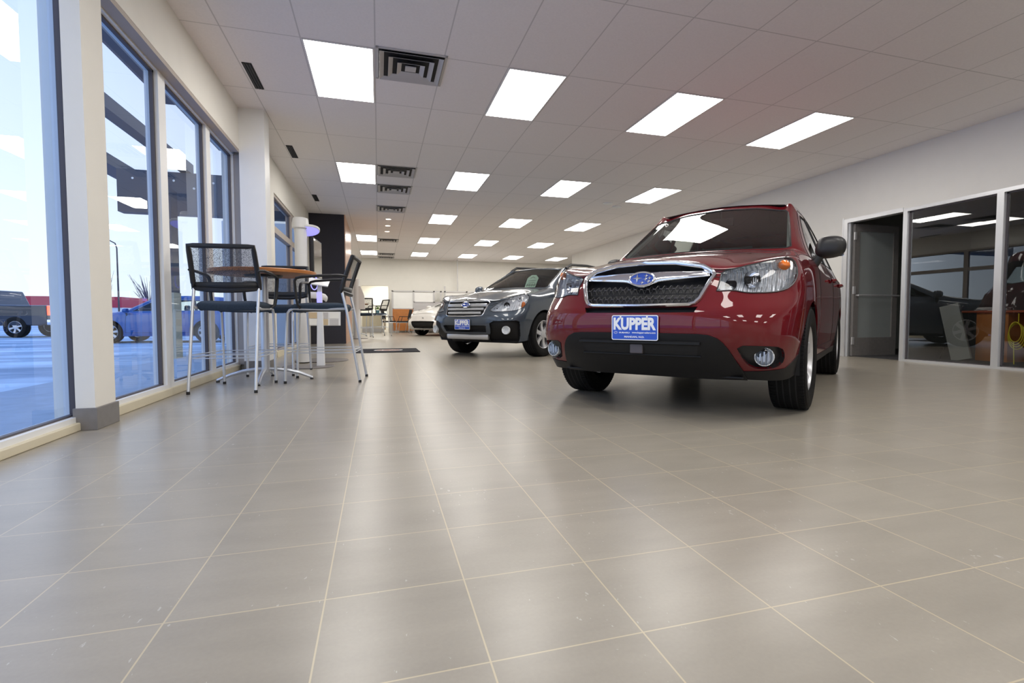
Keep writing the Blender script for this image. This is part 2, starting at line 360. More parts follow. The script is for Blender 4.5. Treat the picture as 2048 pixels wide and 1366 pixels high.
# door frame, open leaf
d1 = MB(); d1.bb(RX - .01, RX + .11, 6.45, 6.52, 0, 2.17); d1.bb(RX - .01, RX + .11, 5.55, 6.45, 2.11, 2.17); d1.bb(RX + .03, RX + .05, 6.43, 6.45, 0, 2.11); d1.bb(RX - .014, RX - .01, 6.52, 6.54, 0, 2.19)
door = struct(d1.build('door_1', M['alu']))
lf = thing('office_door_leaf', 'glazed metal door leaf standing open into the dark office beside the white wall', 'door', (RX + .08, 6.43, 0))
fr = MB(); fr.bb(0, .10, -.045, 0, .01, 2.09); fr.bb(.81, .91, -.045, 0, .01, 2.09); fr.bb(.10, .81, -.045, 0, 1.98, 2.09); fr.bb(.10, .81, -.045, 0, .01, .30)
fr.build('door_frame', M['basetile'], lf)
MB().bb(.10, .81, -.026, -.018, .30, 1.98).build('door_pane', M['frost'], lf)
MB().tube([(.03, -.10, .97), (.88, -.10, .97)], .014).tube([(.05, -.045, .97), (.05, -.10, .97)], .012).tube([(.86, -.045, .97), (.86, -.10, .97)], .012).build('push_bar', M['alu'], lf, True)
for z in (.25, 1.05, 1.9): MB().bb(-.02, .02, -.06, -.04, z - .06, z + .06).build('hinge', M['alu'], lf)
# office room behind the glass
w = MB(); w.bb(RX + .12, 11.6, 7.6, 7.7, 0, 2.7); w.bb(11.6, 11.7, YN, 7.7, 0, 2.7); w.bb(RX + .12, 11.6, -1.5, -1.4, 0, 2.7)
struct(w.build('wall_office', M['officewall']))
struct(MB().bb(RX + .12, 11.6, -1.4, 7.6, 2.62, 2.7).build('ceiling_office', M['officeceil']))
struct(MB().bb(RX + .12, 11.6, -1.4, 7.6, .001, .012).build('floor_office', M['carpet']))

# charcoal block with tan side
struct(MB().bb(-1.5, -.735, 12.9, 15.5, 0, CZ).build('wall_charcoal', M['charcoal']))
struct(MB().bb(-.735, -.715, 12.9, 15.5, 0, CZ).build('wall_copper', M['copper']))

# ------------------------------------------------------------------ ceiling fixtures
def make_light():
    t = thing('ceiling_light', '', 'ceiling light')
    fr = MB()
    W, Ln = .588, 1.209
    for s in (-1, 1):
        fr.bb(s * W / 2 - .011 * (s > 0) - 0, s * W / 2 + .011 * (s < 0), -Ln / 2, Ln / 2, -.006, .0)
        fr.bb(-W / 2, W / 2, s * Ln / 2 - .011 * (s > 0), s * Ln / 2 + .011 * (s < 0), -.006, 0)
    fr.build('frame', M['white'], t)
    MB().bb(-W / 2 + .004, W / 2 - .004, -Ln / 2 + .004, Ln / 2 - .004, -.0015, -.0005).build('housing', M['white'], t)
    q = MB(); a_, b_ = W / 2 - .008, Ln / 2 - .008; q.add([(-a_, -b_, -.004), (-a_, b_, -.004), (a_, b_, -.004), (a_, -b_, -.004)], [(0, 1, 2, 3)]); q.build('diffuser', M['lamp'], t, fix=False)
    return t
rown = {-3: 'rearmost row behind the viewpoint', -2: 'second row behind the viewpoint', -1: 'row just behind the viewpoint', 0: 'nearest row in view', 1: 'second row in view', 2: 'third row in view', 3: 'fourth row in view', 4: 'fifth row in view', 5: 'farthest row by the back wall'}
coln = ['leftmost column along the vents', 'second column from the windows', 'third column from the windows', 'fourth column from the windows', 'column in the side bay']
L0 = None
for rr in range(-3, 6):
    for cc in range(5):
        if cc == 4 and rr < 4: continue
        if rr == 2 and cc == 0: continue
        o = make_light() if L0 is None else copy_tree(L0); L0 = L0 or o
        o.location = (-.5974 + 1.8293 * cc + .294, 4.908 + 3.6586 * rr + .6045, CZ - .001)
        tag(o, f'glowing ceiling light panel, {rown[rr]}, {coln[cc]}', 'ceiling light', 'recessed ceiling light panels')
        o.name = 'ceiling_light'
o = copy_tree(L0); o.name = 'ceiling_light'; o.location = (-.45, 24.2, 2.197); o['label'] = 'glowing light panel on the low ceiling of the alcove behind the opening'

o = copy_tree(L0); o.name = 'ceiling_light'; o.location = (.20, 25.6, 2.197); o['label'] = 'added light panel deeper inside the alcove, there only to brighten it'  # extra panel added to brighten the alcove besides its one real light
def make_vent():
    t = thing('ceiling_vent', '', 'air vent')
    MB().bb(-.30, .30, -.30, .30, -.002, .0).build('backing', M['dark'], t)
    for i, h in enumerate((.285, .205, .125)):
        m_ = MB(); z = -.012 - .004 * i
        a, b = h, h - .040
        for k in range(4):
            c_, s_ = math.cos(k * math.pi / 2), math.sin(k * math.pi / 2)
            pts = [(-a, -a, z - .012), (a, -a, z - .012), (b, -b, z + .010), (-b, -b, z + .010)]
            m_.add([(x * c_ - y * s_, x * s_ + y * c_, zz) for x, y, zz in pts], [(0, 1, 2, 3)])
        m_.build('louver_ring', M['grey'], t, solid=.002, fix=False)
    MB().bb(-.05, .05, -.05, .05, -.022, -.014).build('centre_plate', M['grey'], t)
    fr = MB()
    for s in (-1, 1): fr.bb(s * .305 - .012, s * .305 + .012, -.317, .317, -.008, 0); fr.bb(-.317, .317, s * .305 - .012, s * .305 + .012, -.008, 0)
    fr.build('rim', M['grey'], t)
    return t
V0 = None
for i, (x, y, lb) in enumerate(((.325, 5.17, 'large square ceiling vent beside the nearest light panel'), (.31, 8.84, 'square ceiling vent beside the second row light panel'), (.31, 10.06, 'square ceiling vent, second one behind the second row light'), (.30, 11.9, 'square ceiling vent just before the small downlights'), (.32, 16.72, 'small distant ceiling vent right of the third light panel in the left column'), (.32, 20.4, 'small distant ceiling vent beside the fourth left panel'), (.32, 21.5, 'farthest small ceiling vent close to the back wall'))):
    o = make_vent() if V0 is None else copy_tree(V0); V0 = V0 or o; o.name = 'ceiling_vent'
    o.location = (x, y, CZ - .001); tag(o, lb, 'air vent', 'square ceiling vents')
S0 = None
for (x, y, lb) in ((-1.155, 5.81, 'black linear slot vent in ceiling nearest the front pier'), (-1.16, 8.25, 'black linear slot vent in ceiling behind the white pier, middle one'), (-1.17, 11.26, 'black linear slot vent in ceiling closest to the charcoal wall')):
    if S0 is None:
        S0 = thing('slot_vent', '', 'air vent'); MB().bb(-.042, .042, -.29, .29, -.004, 0).build('slot', M['dark'], S0)
        for k in (-1, 0, 1): MB().bb(k * .024 - .004, k * .024 + .004, -.285, .285, -.009, -.004).build('blade', M['blackplastic'], S0)
        o = S0
    else: o = copy_tree(S0)
    o.name = 'slot_vent'; o.location = (x, y, CZ); tag(o, lb, 'air vent', 'linear slot vents along the windows')
D0 = None
for (y, lb) in ((13.15, 'small round glowing downlight nearest the camera of three'), (14.08, 'small round glowing downlight, middle one of three'), (15.02, 'small round glowing downlight, farthest of three')):
    if D0 is None:
        D0 = thing('downlight', '', 'ceiling light'); MB().lathe([(.085, 0), (.085, -.006), (.065, -.008), (.065, 0)], 20, cap=False).build('ring', M['white'], D0, True); MB().lathe([(.064, -.003), (.001, -.004)], 20).build('bulb', M['spot'], D0); o = D0
    else: o = copy_tree(D0)
    o.name = 'downlight'; o.location = (.265, y, CZ - .001); tag(o, lb, 'ceiling light', 'round downlights')
for x, y, lb in ((4.62, 10.0, 'small white round sensor on ceiling above the red car'), (4.95, 10.25, 'small pale round speaker grille on ceiling beside the sensor')):
    t = thing('ceiling_sensor', lb, 'ceiling sensor', (x, y, CZ)); MB().lathe([(.10, 0), (.095, -.02), (.05, -.032), (.001, -.034)], 20).build('dome', M['white'], t, True)

# ------------------------------------------------------------------ cars
def cage_to_mesh(T):
    I, J, K = T['I'], T['J'], T['K']; P = T['P']
    vid = {}; vs = []
    def g(i, j, k, s):
        key = (i, j, k, s if j else 1)
        if key not in vid:
            vid[key] = len(vs); U, V, Z = P[(i, j, k)]; vs.append((U, V * s if j else 0, Z))
        return vid[key]
    fs = []
    for s in (1, -1):
        for j in range(J - 1):
            for k in range(K - 1):
                for i in (0, I - 1): fs.append((g(i, j, k, s), g(i, j + 1, k, s), g(i, j + 1, k + 1, s), g(i, j, k + 1, s)))
        for i in range(I - 1):
            for k in range(K - 1): fs.append((g(i, J - 1, k, s), g(i + 1, J - 1, k, s), g(i + 1, J - 1, k + 1, s), g(i, J - 1, k + 1, s)))
            for j in range(J - 1): fs.append((g(i, j, K - 1, s), g(i, j + 1, K - 1, s), g(i + 1, j + 1, K - 1, s), g(i + 1, j, K - 1, s)))
    me = bpy.data.meshes.new('cage'); me.from_pydata(vs, [], fs)
    bm = bmesh.new(); bm.from_mesh(me); bmesh.ops.recalc_face_normals(bm, faces=bm.faces)
    for e in bm.edges:
        pass
    bm.to_mesh(me); bm.free()
    o = bpy.data.objects.new('cage', me); C.objects.link(o); md = o.modifiers.new('s', 'SUBSURF'); md.levels = 1; md.render_levels = 1
    tgt = [Vector(v) for v in vs]; n = len(vs)
    for it in range(7):
        dg = bpy.context.evaluated_depsgraph_get(); e = o.evaluated_get(dg).data
        for i in range(n): me.vertices[i].co += (tgt[i] - e.vertices[i].co) * .8
        me.update()
    md.levels = 3; dg = bpy.context.evaluated_depsgraph_get()
    out = bpy.data.meshes.new_from_object(o.evaluated_get(dg)); bpy.data.objects.remove(o); bpy.data.meshes.remove(me)
    return out

def make_table(front, side, top, rear):
    # front[k] = (list of 5 (U,V,Z)); side[i][k] (U,V,Z) for i=1..I-2 ; top[i][j<4] ; rear[k][j]
    K = len(front); J = 5; I = len(side) + 2; P = {}
    for k in range(K):
        for j in range(J): P[(0, j, k)] = front[k][j]; P[(I - 1, j, k)] = rear[k][j]
    for i in range(1, I - 1):
        for k in range(K): P[(i, J - 1, k)] = side[i - 1][k]
        for j in range(J - 1): P[(i, j, K - 1)] = top[i - 1][j]
    return dict(I=I, J=J, K=K, P=P)

VS = [0, .25, .46, .64]
def frow(U0, Uc, Vc, p, Z, Us=None):
    if not isinstance(Z, (list, tuple)): Z = [Z] * 5
    return [(Us[j] if Us else U0 - (U0 - Uc) * (VS[j] / Vc) ** p, VS[j], Z[j]) for j in range(4)] + [(Uc, Vc, Z[4])]
def suv():
    F = [frow(.70, .52, .795, 4, [.25, .25, .25, .25, .25]),
         frow(.865, .635, .812, 4.6, [.44] * 5),
         frow(.895, .61, .832, 4.6, [.61] * 5),
         frow(.862, .56, .836, 4.2, [.70, .70, .70, .70, .70]),
         frow(.825, .50, .836, 4.0, [.775] * 5),
         frow(.785, .475, .828, 3.6, [.855, .855, .845, .85, .86]),
         frow(.75, .44, .812, 3.4, [.915, .91, .89, .905, .94]),
         frow(.72, .385, .785, 0, [.972, .962, .930, .955, .995], [.715, .708, .675, .585, .385])]
    S = []
    def st(Us, Vs, Zs): S.append([(Us[k] if isinstance(Us, (list, tuple)) else Us, Vs[k], Zs[k]) for k in range(8)])
    st([.28, .28, .28, .28, .27, .25, .20, .16], [.835, .862, .877, .882, .882, .874, .848, .782], [.28, .44, .60, .70, .78, .87, .955, 1.018])
    st([-.08, -.08, -.08, -.08, -.08, -.10, -.12, -.14], [.85, .878, .891, .894, .893, .882, .852, .775], [.28, .44, .60, .71, .80, .90, .99, 1.06])
    st([-.45] * 7 + [-.43], [.85, .876, .886, .889, .887, .876, .842, .725], [.28, .44, .60, .72, .83, .94, 1.035, 1.125])
    st([-.80] * 7 + [-.82], [.85, .876, .886, .889, .886, .873, .828, .672], [.28, .44, .60, .74, .86, .965, 1.06, 1.352])
    st([-1.16] * 7 + [-1.18], [.85, .876, .886, .889, .886, .873, .824, .620], [.28, .44, .60, .74, .86, .97, 1.07, 1.566])
    st([-1.9] * 8, [.85, .876, .888, .89, .886, .873, .822, .60], [.28, .44, .60, .75, .88, .99, 1.085, 1.625])
    st([-2.64] * 8, [.85, .88, .897, .898, .892, .873, .818, .592], [.28, .44, .61, .77, .90, 1.01, 1.10, 1.61])
    st([-3.2] * 8, [.81, .845, .865, .867, .862, .845, .79, .57], [.31, .45, .62, .77, .90, 1.02, 1.12, 1.565])
    Tp = [[(.455, 0, 1.03), (.45, .25, 1.025), (.41, .46, .995), (.32, .64, 1.0)],
          [(.10, 0, 1.082), (.09, .25, 1.079), (.06, .46, 1.062), (.0, .64, 1.052)],
          [(-.25, 0, 1.132), (-.265, .25, 1.13), (-.31, .45, 1.125), (-.37, .61, 1.12)],
          [(-.70, 0, 1.398), (-.71, .22, 1.393), (-.74, .42, 1.383), (-.785, .575, 1.365)],
          [(-1.17, 0, 1.648), (-1.175, .21, 1.643), (-1.18, .40, 1.628), (-1.182, .535, 1.602)],
          [(-1.9, 0, 1.705), (-1.9, .21, 1.70), (-1.9, .40, 1.69), (-1.9, .52, 1.665)],
          [(-2.64, 0, 1.695), (-2.64, .21, 1.69), (-2.64, .40, 1.68), (-2.64, .51, 1.65)],
          [(-3.2, 0, 1.655), (-3.2, .20, 1.65), (-3.2, .38, 1.635), (-3.2, .49, 1.605)]]
    RU = [-3.52, -3.64, -3.66, -3.64, -3.60, -3.56, -3.50, -3.36]; RZ = [.34, .46, .62, .77, .90, 1.02, 1.12, 1.50]; RV = [.70, .755, .77, .775, .77, .755, .71, .50]
    Rr = [[(RU[k] + .10 * (q / 4) ** 3, [0, .2, .38, .55][q] * (RV[k] / .77) if q < 4 else RV[k], RZ[k] + (.05 * (1 - (q / 4) ** 2) if k == 7 else 0)) for q in range(5)] for k in range(8)]
    def lp(A, B, t): return [tuple(a + (b - a) * t for a, b in zip(p, q)) for p, q in zip(A, B)]
    for (i, t) in ((4, .28), (3, .82), (2, .22)):
        S.insert(i + 1, lp(S[i], S[i + 1], t)); Tp.insert(i + 1, lp(Tp[i], Tp[i + 1], t))
    return make_table(F, S, Tp, Rr)
def remap(T, zm=None, um=None, vs=1., fz=None):
    def pl(m, x):
        if m is None: return x
        if x <= m[0][0]: return m[0][1] + x - m[0][0]
        for (a, b), (c, d) in zip(m, m[1:]):
            if x <= c: return b + (d - b) * (x - a) / (c - a)
        return m[-1][1] + x - m[-1][0]
    T2 = dict(T); T2['P'] = {k: (pl(um, p[0]), p[1] * vs, pl(zm, p[2])) for k, p in T['P'].items()}
    if fz: T2['P'] = {k: fz(k, p) for k, p in T2['P'].items()}
    return T2

class Shell:
    def __init__(s, me):
        s.bm = bmesh.new(); s.bm.from_mesh(me)
        for f_ in s.bm.faces: f_.smooth = True
        s.bm.normal_update(); s.tree = BVHTree.FromBMesh(s.bm)
    def proj(s, p, d):
        d = Vector(d).normalized(); h = s.tree.ray_cast(Vector(p) + d * 3, -d)
        return (h[0], h[1]) if h[0] is not None else (Vector(p), d)
    def cut(s, poly, ang=0., axis=None, cond=None, keep=False):
        """poly: 3D points; projected along horizontal axis at 'ang' degrees from +U toward +V (or 'Z' axis). Returns faces inside."""
        bm = s.bm
        if axis == 'Z': A = Vector((0, 0, 1)); X = Vector((1, 0, 0)); Y = Vector((0, 1, 0))
        else:
            a = R(ang); A = Vector((math.cos(a), math.sin(a), 0)); X = Vector((-math.sin(a), math.cos(a), 0)); Y = Vector((0, 0, 1))
        pt = [(Vector(p).dot(X), Vector(p).dot(Y)) for p in poly]; n = len(pt)
        ok = lambda f_: f_.normal.dot(A) > .05 and (cond is None or cond(f_.calc_center_median()))
        for i in range(n):
            a, b = pt[i], pt[(i + 1) % n]
            if (Vector(a) - Vector(b)).length < 1e-6: continue
            x0, x1 = min(a[0], b[0]) - .002, max(a[0], b[0]) + .002; y0, y1 = min(a[1], b[1]) - .002, max(a[1], b[1]) + .002
            sel = []
            for f_ in bm.faces:
                if not ok(f_): continue
                xs = [v.co.dot(X) for v in f_.verts]; ys = [v.co.dot(Y) for v in f_.verts]
                if min(xs) <= x1 and max(xs) >= x0 and min(ys) <= y1 and max(ys) >= y0: sel.append(f_)
            e = set(q for f_ in sel for q in f_.edges); v_ = set(q for f_ in sel for q in f_.verts)
            d2 = Vector((b[0] - a[0], b[1] - a[1])); nn = X * d2.y - Y * d2.x
            bmesh.ops.bisect_plane(bm, geom=list(v_) + list(e) + sel, dist=1e-6, plane_co=X * a[0] + Y * a[1], plane_no=nn.normalized())
        bm.normal_update()
        def inside(x, y):
            c = False; j = n - 1
            for i in range(n):
                if (pt[i][1] > y) != (pt[j][1] > y) and x < (pt[j][0] - pt[i][0]) * (y - pt[i][1]) / (pt[j][1] - pt[i][1]) + pt[i][0]: c = not c
                j = i
            return c
        return [f_ for f_ in bm.faces if ok(f_) and inside(f_.calc_center_median().dot(X), f_.calc_center_median().dot(Y))]
    def take(s, faces, name, mats, parent, off=0., rim=0., seam=0., delete=True, solid=0.):
        idx = {}; vs = []; ns = []; fs = []
        for f_ in faces:
            t = []
            for v in f_.verts:
                if v.index < 0 or v not in idx: idx[v] = len(vs); vs.append(v.co.copy()); ns.append(Vector((0, 0, 0)))
                ns[idx[v]] += f_.normal * f_.calc_area(); t.append(idx[v])
            fs.append(tuple(t))
        ns = [q.normalized() if q.length else q for q in ns]
        vs = [v + q * off for v, q in zip(vs, ns)]
        cnt = {}
        for f_ in fs:
            for a, b in zip(f_, f_[1:] + f_[:1]): cnt[(a, b)] = 1
        bd = [(a, b) for (a, b) in cnt if (b, a) not in cnt]
        nf = len(fs); mi = [0] * nf
        if rim:
            m_ = {}
            for a, b in bd:
                for q in (a, b):
                    if q not in m_: m_[q] = len(vs); vs.append(vs[q] - ns[q] * rim)
                fs.append((b, a, m_[a], m_[b])); mi.append(0)
        if seam:
            loop = MB()
            nxt = {a: b for a, b in bd}
            done = set()
            for a0 in list(nxt):
                if a0 in done: continue
                path = [a0]; done.add(a0); q = nxt[a0]
                while q != a0 and q in nxt and q not in done: path.append(q); done.add(q); q = nxt[q]
                if len(path) > 3:
                    pts = [vs[i] for i in path]; keep = [pts[0]]
                    for p in pts[1:]:
                        if (p - keep[-1]).length > .012: keep.append(p)
                    if len(keep) > 3: loop.tube(keep, seam, 4, True)
            o_ = len(vs); vs += [Vector(p) for p in loop.v]; fs += [tuple(i + o_ for i in q) for q in loop.f]; mi += [1] * len(loop.f)
        me = bpy.data.meshes.new(name); me.from_pydata([tuple(v) for v in vs], [], fs)
        for m_ in (mats if isinstance(mats, (list, tuple)) else [mats]): me.materials.append(m_)
        for p, q in zip(me.polygons, mi): p.material_index = q; p.use_smooth = True
        try: me.set_sharp_from_angle(angle=R(50))
        except Exception: pass
        o = bpy.data.objects.new(name, me); C.objects.link(o); o.parent = parent
        if solid:
            d = o.modifiers.new('s', 'SOLIDIFY'); d.thickness = solid; d.offset = -1
        if delete: bmesh.ops.delete(s.bm, geom=faces, context='FACES')
        return o
    def body(s, name, mt, parent, rim=.012):
        return s.take(list(s.bm.faces), name, mt, parent, rim=rim, delete=False)

def mir(poly): return [(u, -v, z) for u, v, z in reversed(poly)]
def sym(half): return half + [(u, -v, z) for u, v, z in reversed(half) if abs(v) > 1e-6]

def wheel(parent, U, V, Rr=.345, W=.225, rr=.215, spokes=5, rimmat='silver', style='alloy', name='wheel'):
    s = 1 if V > 0 else -1
    h = W / 2; prof = [(rr - .005, -h * .80), (rr + .02, -h * .98), (Rr - .05, -h * 1.04), (Rr - .018, -h * .98), (Rr - .004, -h * .80), (Rr, -h * .5), (Rr, h * .5), (Rr - .004, h * .80), (Rr - .018, h * .98), (Rr - .05, h * 1.04), (rr + .02, h * .98), (rr - .005, h * .80)]
    m_ = MB().lathe(prof, 56, axis='Y', cap=False)
    for g in (-.055, -.02, .02, .055): m_.lathe([(Rr + .0012, g - .004), (Rr + .0012, g + .004)], 56, axis='Y', cap=False, mi=1)
    for k in range(84):
        a = 2 * math.pi * k / 84
        for sd in (-1, 1):
            m_.box((math.cos(a) * (Rr - .006), sd * h * .74, math.sin(a) * (Rr - .006)), (.012, h * .30, .016), ry=-a, mi=0)
    t = m_.build(name, [M['rubber'], M['dark']], parent, True); t.location = (U, V, Rr)
    rm = MB(); o = h * .72 * s
    rm.lathe([(rr, h * .86 * s), (rr - .008, h * .88 * s), (rr - .016, h * .80 * s), (rr - .03, h * .3 * s), (rr - .03, -h * .8 * s)], 48, axis='Y', cap=False)
    rm.lathe([(.001, o + .006 * s), (.055, o + .004 * s), (.065, o - .02 * s), (.065, o - .05 * s)], 24, axis='Y', cap=False)
    for k in range(spokes):
        a = 2 * math.pi * k / spokes + .3
        for d in ((-.085, .085) if style == 'twin' else (0,)):
            c, sn = math.cos(a + d), math.sin(a + d); w0, w1 = (.022, .018) if style == 'twin' else (.036, .030)
            vs = []
            for (rad, wd, yy) in ((.05, w0 * .9, o - .002 * s), (rr * .6, w1, o - .012 * s), (rr - .012, w1 * 1.25, o + .004 * s)):
                for q in (-1, 1):
                    for dy in (0, -.03 * s): vs.append((rad * c - q * wd * sn, yy + dy, rad * sn + q * wd * c))
            fs = []
            for b_ in (0, 4): fs += [(b_, b_ + 2, b_ + 6, b_ + 4), (b_ + 1, b_ + 5, b_ + 7, b_ + 3), (b_, b_ + 4, b_ + 5, b_ + 1), (b_ + 2, b_ + 3, b_ + 7, b_ + 6)]
            rm.add(vs, fs)
    rm.build('rim', M[rimmat], t, True, angle=30)
    MB().lathe([(.001, -h * .5 * s), (rr - .035, -h * .5 * s)], 24, axis='Y', cap=False).lathe([(.13, h * .1 * s), (.13, -h * .2 * s), (.001, -h * .2 * s)], 24, axis='Y', cap=False).build('brake_disc', M['dark'], t)
    return t

def emblem(parent, P, a, b, N_=(1, 0, 0), tilt=0.):
    """oval badge facing +U at P"""
    Mx = Matrix.Translation(Vector(P)) @ Matrix.Rotation(R(90), 4, 'Z') @ Matrix.Rotation(R(90 - tilt), 4, 'X')
    ring = [Mx @ Vector((a * math.cos(t), b * math.sin(t), .004)) for t in [2 * math.pi * i / 40 for i in range(40)]]
    e = MB().tube(ring, .006, 6, True); bd = e.build('badge', M['chrome'], parent, True)
    m_ = MB(); m_.add([Mx @ Vector((a * math.cos(t), b * math.sin(t), .003)) for t in [2 * math.pi * i / 40 for i in range(40)]], [tuple(range(40))]); m_.build('badge_field', M['badgeblue'], bd)
    st = MB()
    def star(x, y, r_, w=.22):
        pts = []
        for i in range(8):
            q = math.pi / 4 * i; rad = r_ if i % 2 == 0 else r_ * w
            pts.append(Mx @ Vector((x + rad * math.cos(q) * 1.15, y + rad * math.sin(q), .006)))
        st.add(pts + [Mx @ Vector((x, y, .009))], [(i, (i + 1) % 8, 8) for i in range(8)])
    star(-a * .38, b * .12, b * .66, .26)
    for x, y in ((.35, .45), (.62, .12), (.30, -.02), (.55, -.35), (.05, -.52)): star(a * x, b * y, b * .34, .28)
    st.build('badge_stars', M['chrome'], bd)
    return bd

def plate(parent, U, z, w=.305, h=.155, tilt=0., zoff=0):
    Mx = Matrix.Translation((U, 0, z)) @ Matrix.Rotation(R(90), 4, 'Z') @ Matrix.Rotation(R(90 - tilt), 4, 'X')
    def rr(w_, h_, r_, n=5):
        pts = []
        for cx, cy, a0 in ((w_ / 2 - r_, h_ / 2 - r_, 0), (-w_ / 2 + r_, h_ / 2 - r_, 90), (-w_ / 2 + r_, -h_ / 2 + r_, 180), (w_ / 2 - r_, -h_ / 2 + r_, 270)):
            for i in range(n): t = R(a0 + 90 * i / (n - 1)); pts.append((cx + r_ * math.cos(t), cy + r_ * math.sin(t)))
        return pts
    def slab(mb, pts, z0, z1, mi=0):
        n = len(pts); mb.add([Mx @ Vector((x, y, z0)) for x, y in pts] + [Mx @ Vector((x, y, z1)) for x, y in pts], [tuple(range(n)), tuple(range(n, 2 * n))] + [(i, (i + 1) % n, n + (i + 1) % n, n + i) for i in range(n)], mi)
    b = MB(); slab(b, rr(w, h, .012), -.002, 0); pl = b.build('dealer_plate', M['platewhite'], parent)
    b = MB(); slab(b, rr(w - .011, h - .011, .008), 0, .0008); fl = b.build('plate_field', M['plateblue'], pl)
    t = MB(); T = lambda x, y: Mx @ Matrix.Translation((x, y, .0010))
    add_text(t, 'KUPPER', .09, w * .915, T(0, h * .155), .0042, h=h * .50)
    add_text(t, 'SUBARU', .02, w * .235, T(-w * .215, -h * .20), .0008, h=h * .055)
    add_text(t, 'www.kupper-subaru.com', .014, w * .50, T(w * .20, -h * .20), .0004)
    add_text(t, 'MANDAN, N.D.', .02, w * .43, T(0, -h * .37), .0006, h=h * .085)
    ov = [(w * -.405 + .012 * math.cos(q), -h * .20 + .0065 * math.sin(q)) for q in [2 * math.pi * i / 20 for i in range(20)]]
    t.tube([Mx @ Vector((x, y, .0012)) for x, y in ov], .0009, 4, True)
    for (x, y) in ((-.003, .0), (.003, .0015), (.004, -.002)): t.box(Mx @ Vector((w * -.405 + x, -h * .20 + y, .0014)), (.001, .0035, .001))
    t.build('plate_lettering', M['platewhite'], pl)
    sc = MB()
    for x in (-w * .30, w * .27): sc.lathe([(.005, 0), (.0045, .003), (.001, .0035)], 10)
    o = MB()
    for x in (-w * .30, w * .27):
        c = Mx @ Vector((x, h * .44, .002)); o.box(c, (.004, .010, .010))
    o.build('plate_bolt', M['platewhite'], pl)
    return pl

def seats(parent, us, z0=.30, hz=1.16, rear=True, v=.36):
    for U_ in us:
        for s in (1, -1):
            m_ = MB()
            m_.grid(lambda a, b: (U_ + .02 - .10 * (b - .2) - .06 * math.cos(math.pi * (a - .5)), s * v + (a - .5) * .46 * (1 - .3 * max(0, b - .7)), z0 + .28 + b * (hz - z0 - .32)), 8, 8)
            se = m_.build('car_seat', M['seatfab'], parent, True, solid=.11)
            h_ = MB().box((U_ - .11, s * v, hz + .08), (.09, .25, .17), ry=R(-8)).build('headrest', M['seatfab'], se, bevel=.035, seg=3)
            MB().box((U_ + .27, s * v, z0 + .22), (.50, .48, .14)).build('cushion', M['seatfab'], se, bevel=.04, seg=3)

def mirror(parent, s, P, col, arm=True, sc=1., capm=None):
    x, y, z = P
    prof = [(.0, .0), (.02, .075), (.06, .098), (.13, .10), (.19, .085), (.215, .04), (.205, -.03), (.16, -.062), (.05, -.07), (.01, -.05)]
    n = len(prof); m_ = MB(); rings = []
    cy, cz = .11, .01
    for (du, scl) in ((-.07, .90), (-.06, .97), (-.02, 1.), (.03, .96), (.065, .80), (.085, .45)):
        rings.append([(x + du * sc, y + s * sc * (cy + (a - cy) * scl), z + sc * (cz + (b - cz) * scl)) for a, b in prof])
    vs = [p for r_ in rings for p in r_]; fs = [(i * n + j, i * n + (j + 1) % n, (i + 1) * n + (j + 1) % n, (i + 1) * n + j) for i in range(5) for j in range(n)]
    fs += [tuple(range(n)), tuple(5 * n + j for j in range(n))]
    m_.add(vs, fs); mm = m_.build('side_mirror', M[col], parent, True, sub=2, angle=180)
    MB().tube([(x + .01, y - s * .05, z - .20 * sc), (x + .01, y - s * .01, z - .13 * sc), (x + .01, y + s * .05, z - .03 * sc)], [.042 * sc, .036 * sc, .03 * sc], 10, flat=(1, .8)).build('mirror_arm', M['blackplastic'], mm, True)
    MB().grid(lambda a, b: (x - .066 * sc, y + s * sc * (.03 + a * .16), z + sc * (-.05 + b * .13)), 1, 1).build('mirror_glass', M['chrome'], mm)
    return mm

def arches(sh, us, rr, U_rng=None, z=.345):
    for U_ in us:
        for s in (1, -1):
            pl = [(U_ + rr * math.cos(t), s, z + rr * math.sin(t)) for t in [2 * math.pi * i / 36 for i in range(36)]]
            fc = sh.cut(pl, 90 * s, cond=lambda c: c.y * s > .55)
            bmesh.ops.delete(sh.bm, geom=fc, context='FACES')
def wells(parent, us, rr, z=.345, vin=.55, vout=.86):
    for U_ in us:
        for s in (1, -1):
            m_ = MB(); n = 20
            a0, a1 = R(-12), R(192)
            vs = []
            for i in range(n + 1):
                t = a0 + (a1 - a0) * i / n
                vs += [(U_ + rr * math.cos(t), s * vout, z + rr * math.sin(t)), (U_ + rr * math.cos(t), s * vin, z + rr * math.sin(t))]
            m_.add(vs, [(2 * i, 2 * i + 2, 2 * i + 3, 2 * i + 1) for i in range(n)]); k = len(vs)
            m_.add([vs[2 * i + 1] for i in range(n + 1)], [tuple(range(n + 1))])
            m_.build('wheel_liner', M['dark'], parent)

def surf_path(sh, pts, d, off=0.):
    out = []
    for p in pts:
        q, n = sh.proj(p, d); out.append(q + n * off)
    return out
def densify(pts, step=.03, closed=True):
    out = []; k = len(pts)
    for i in range(k if closed else k - 1):
        a, b = Vector(pts[i]), Vector(pts[(i + 1) % k]); n = max(1, int((b - a).length / step))
        out += [a.lerp(b, t / n) for t in range(n)]
    if not closed: out.append(Vector(pts[-1]))
    return out
def smooth_poly(pts, it=2):
    P = [Vector(p) for p in pts]
    for _ in range(it):
        Q = []
        for i in range(len(P)):
            a, b = P[i], P[(i + 1) % len(P)]; Q += [a.lerp(b, .25), a.lerp(b, .75)]
        P = Q
    return [tuple(p) for p in P]

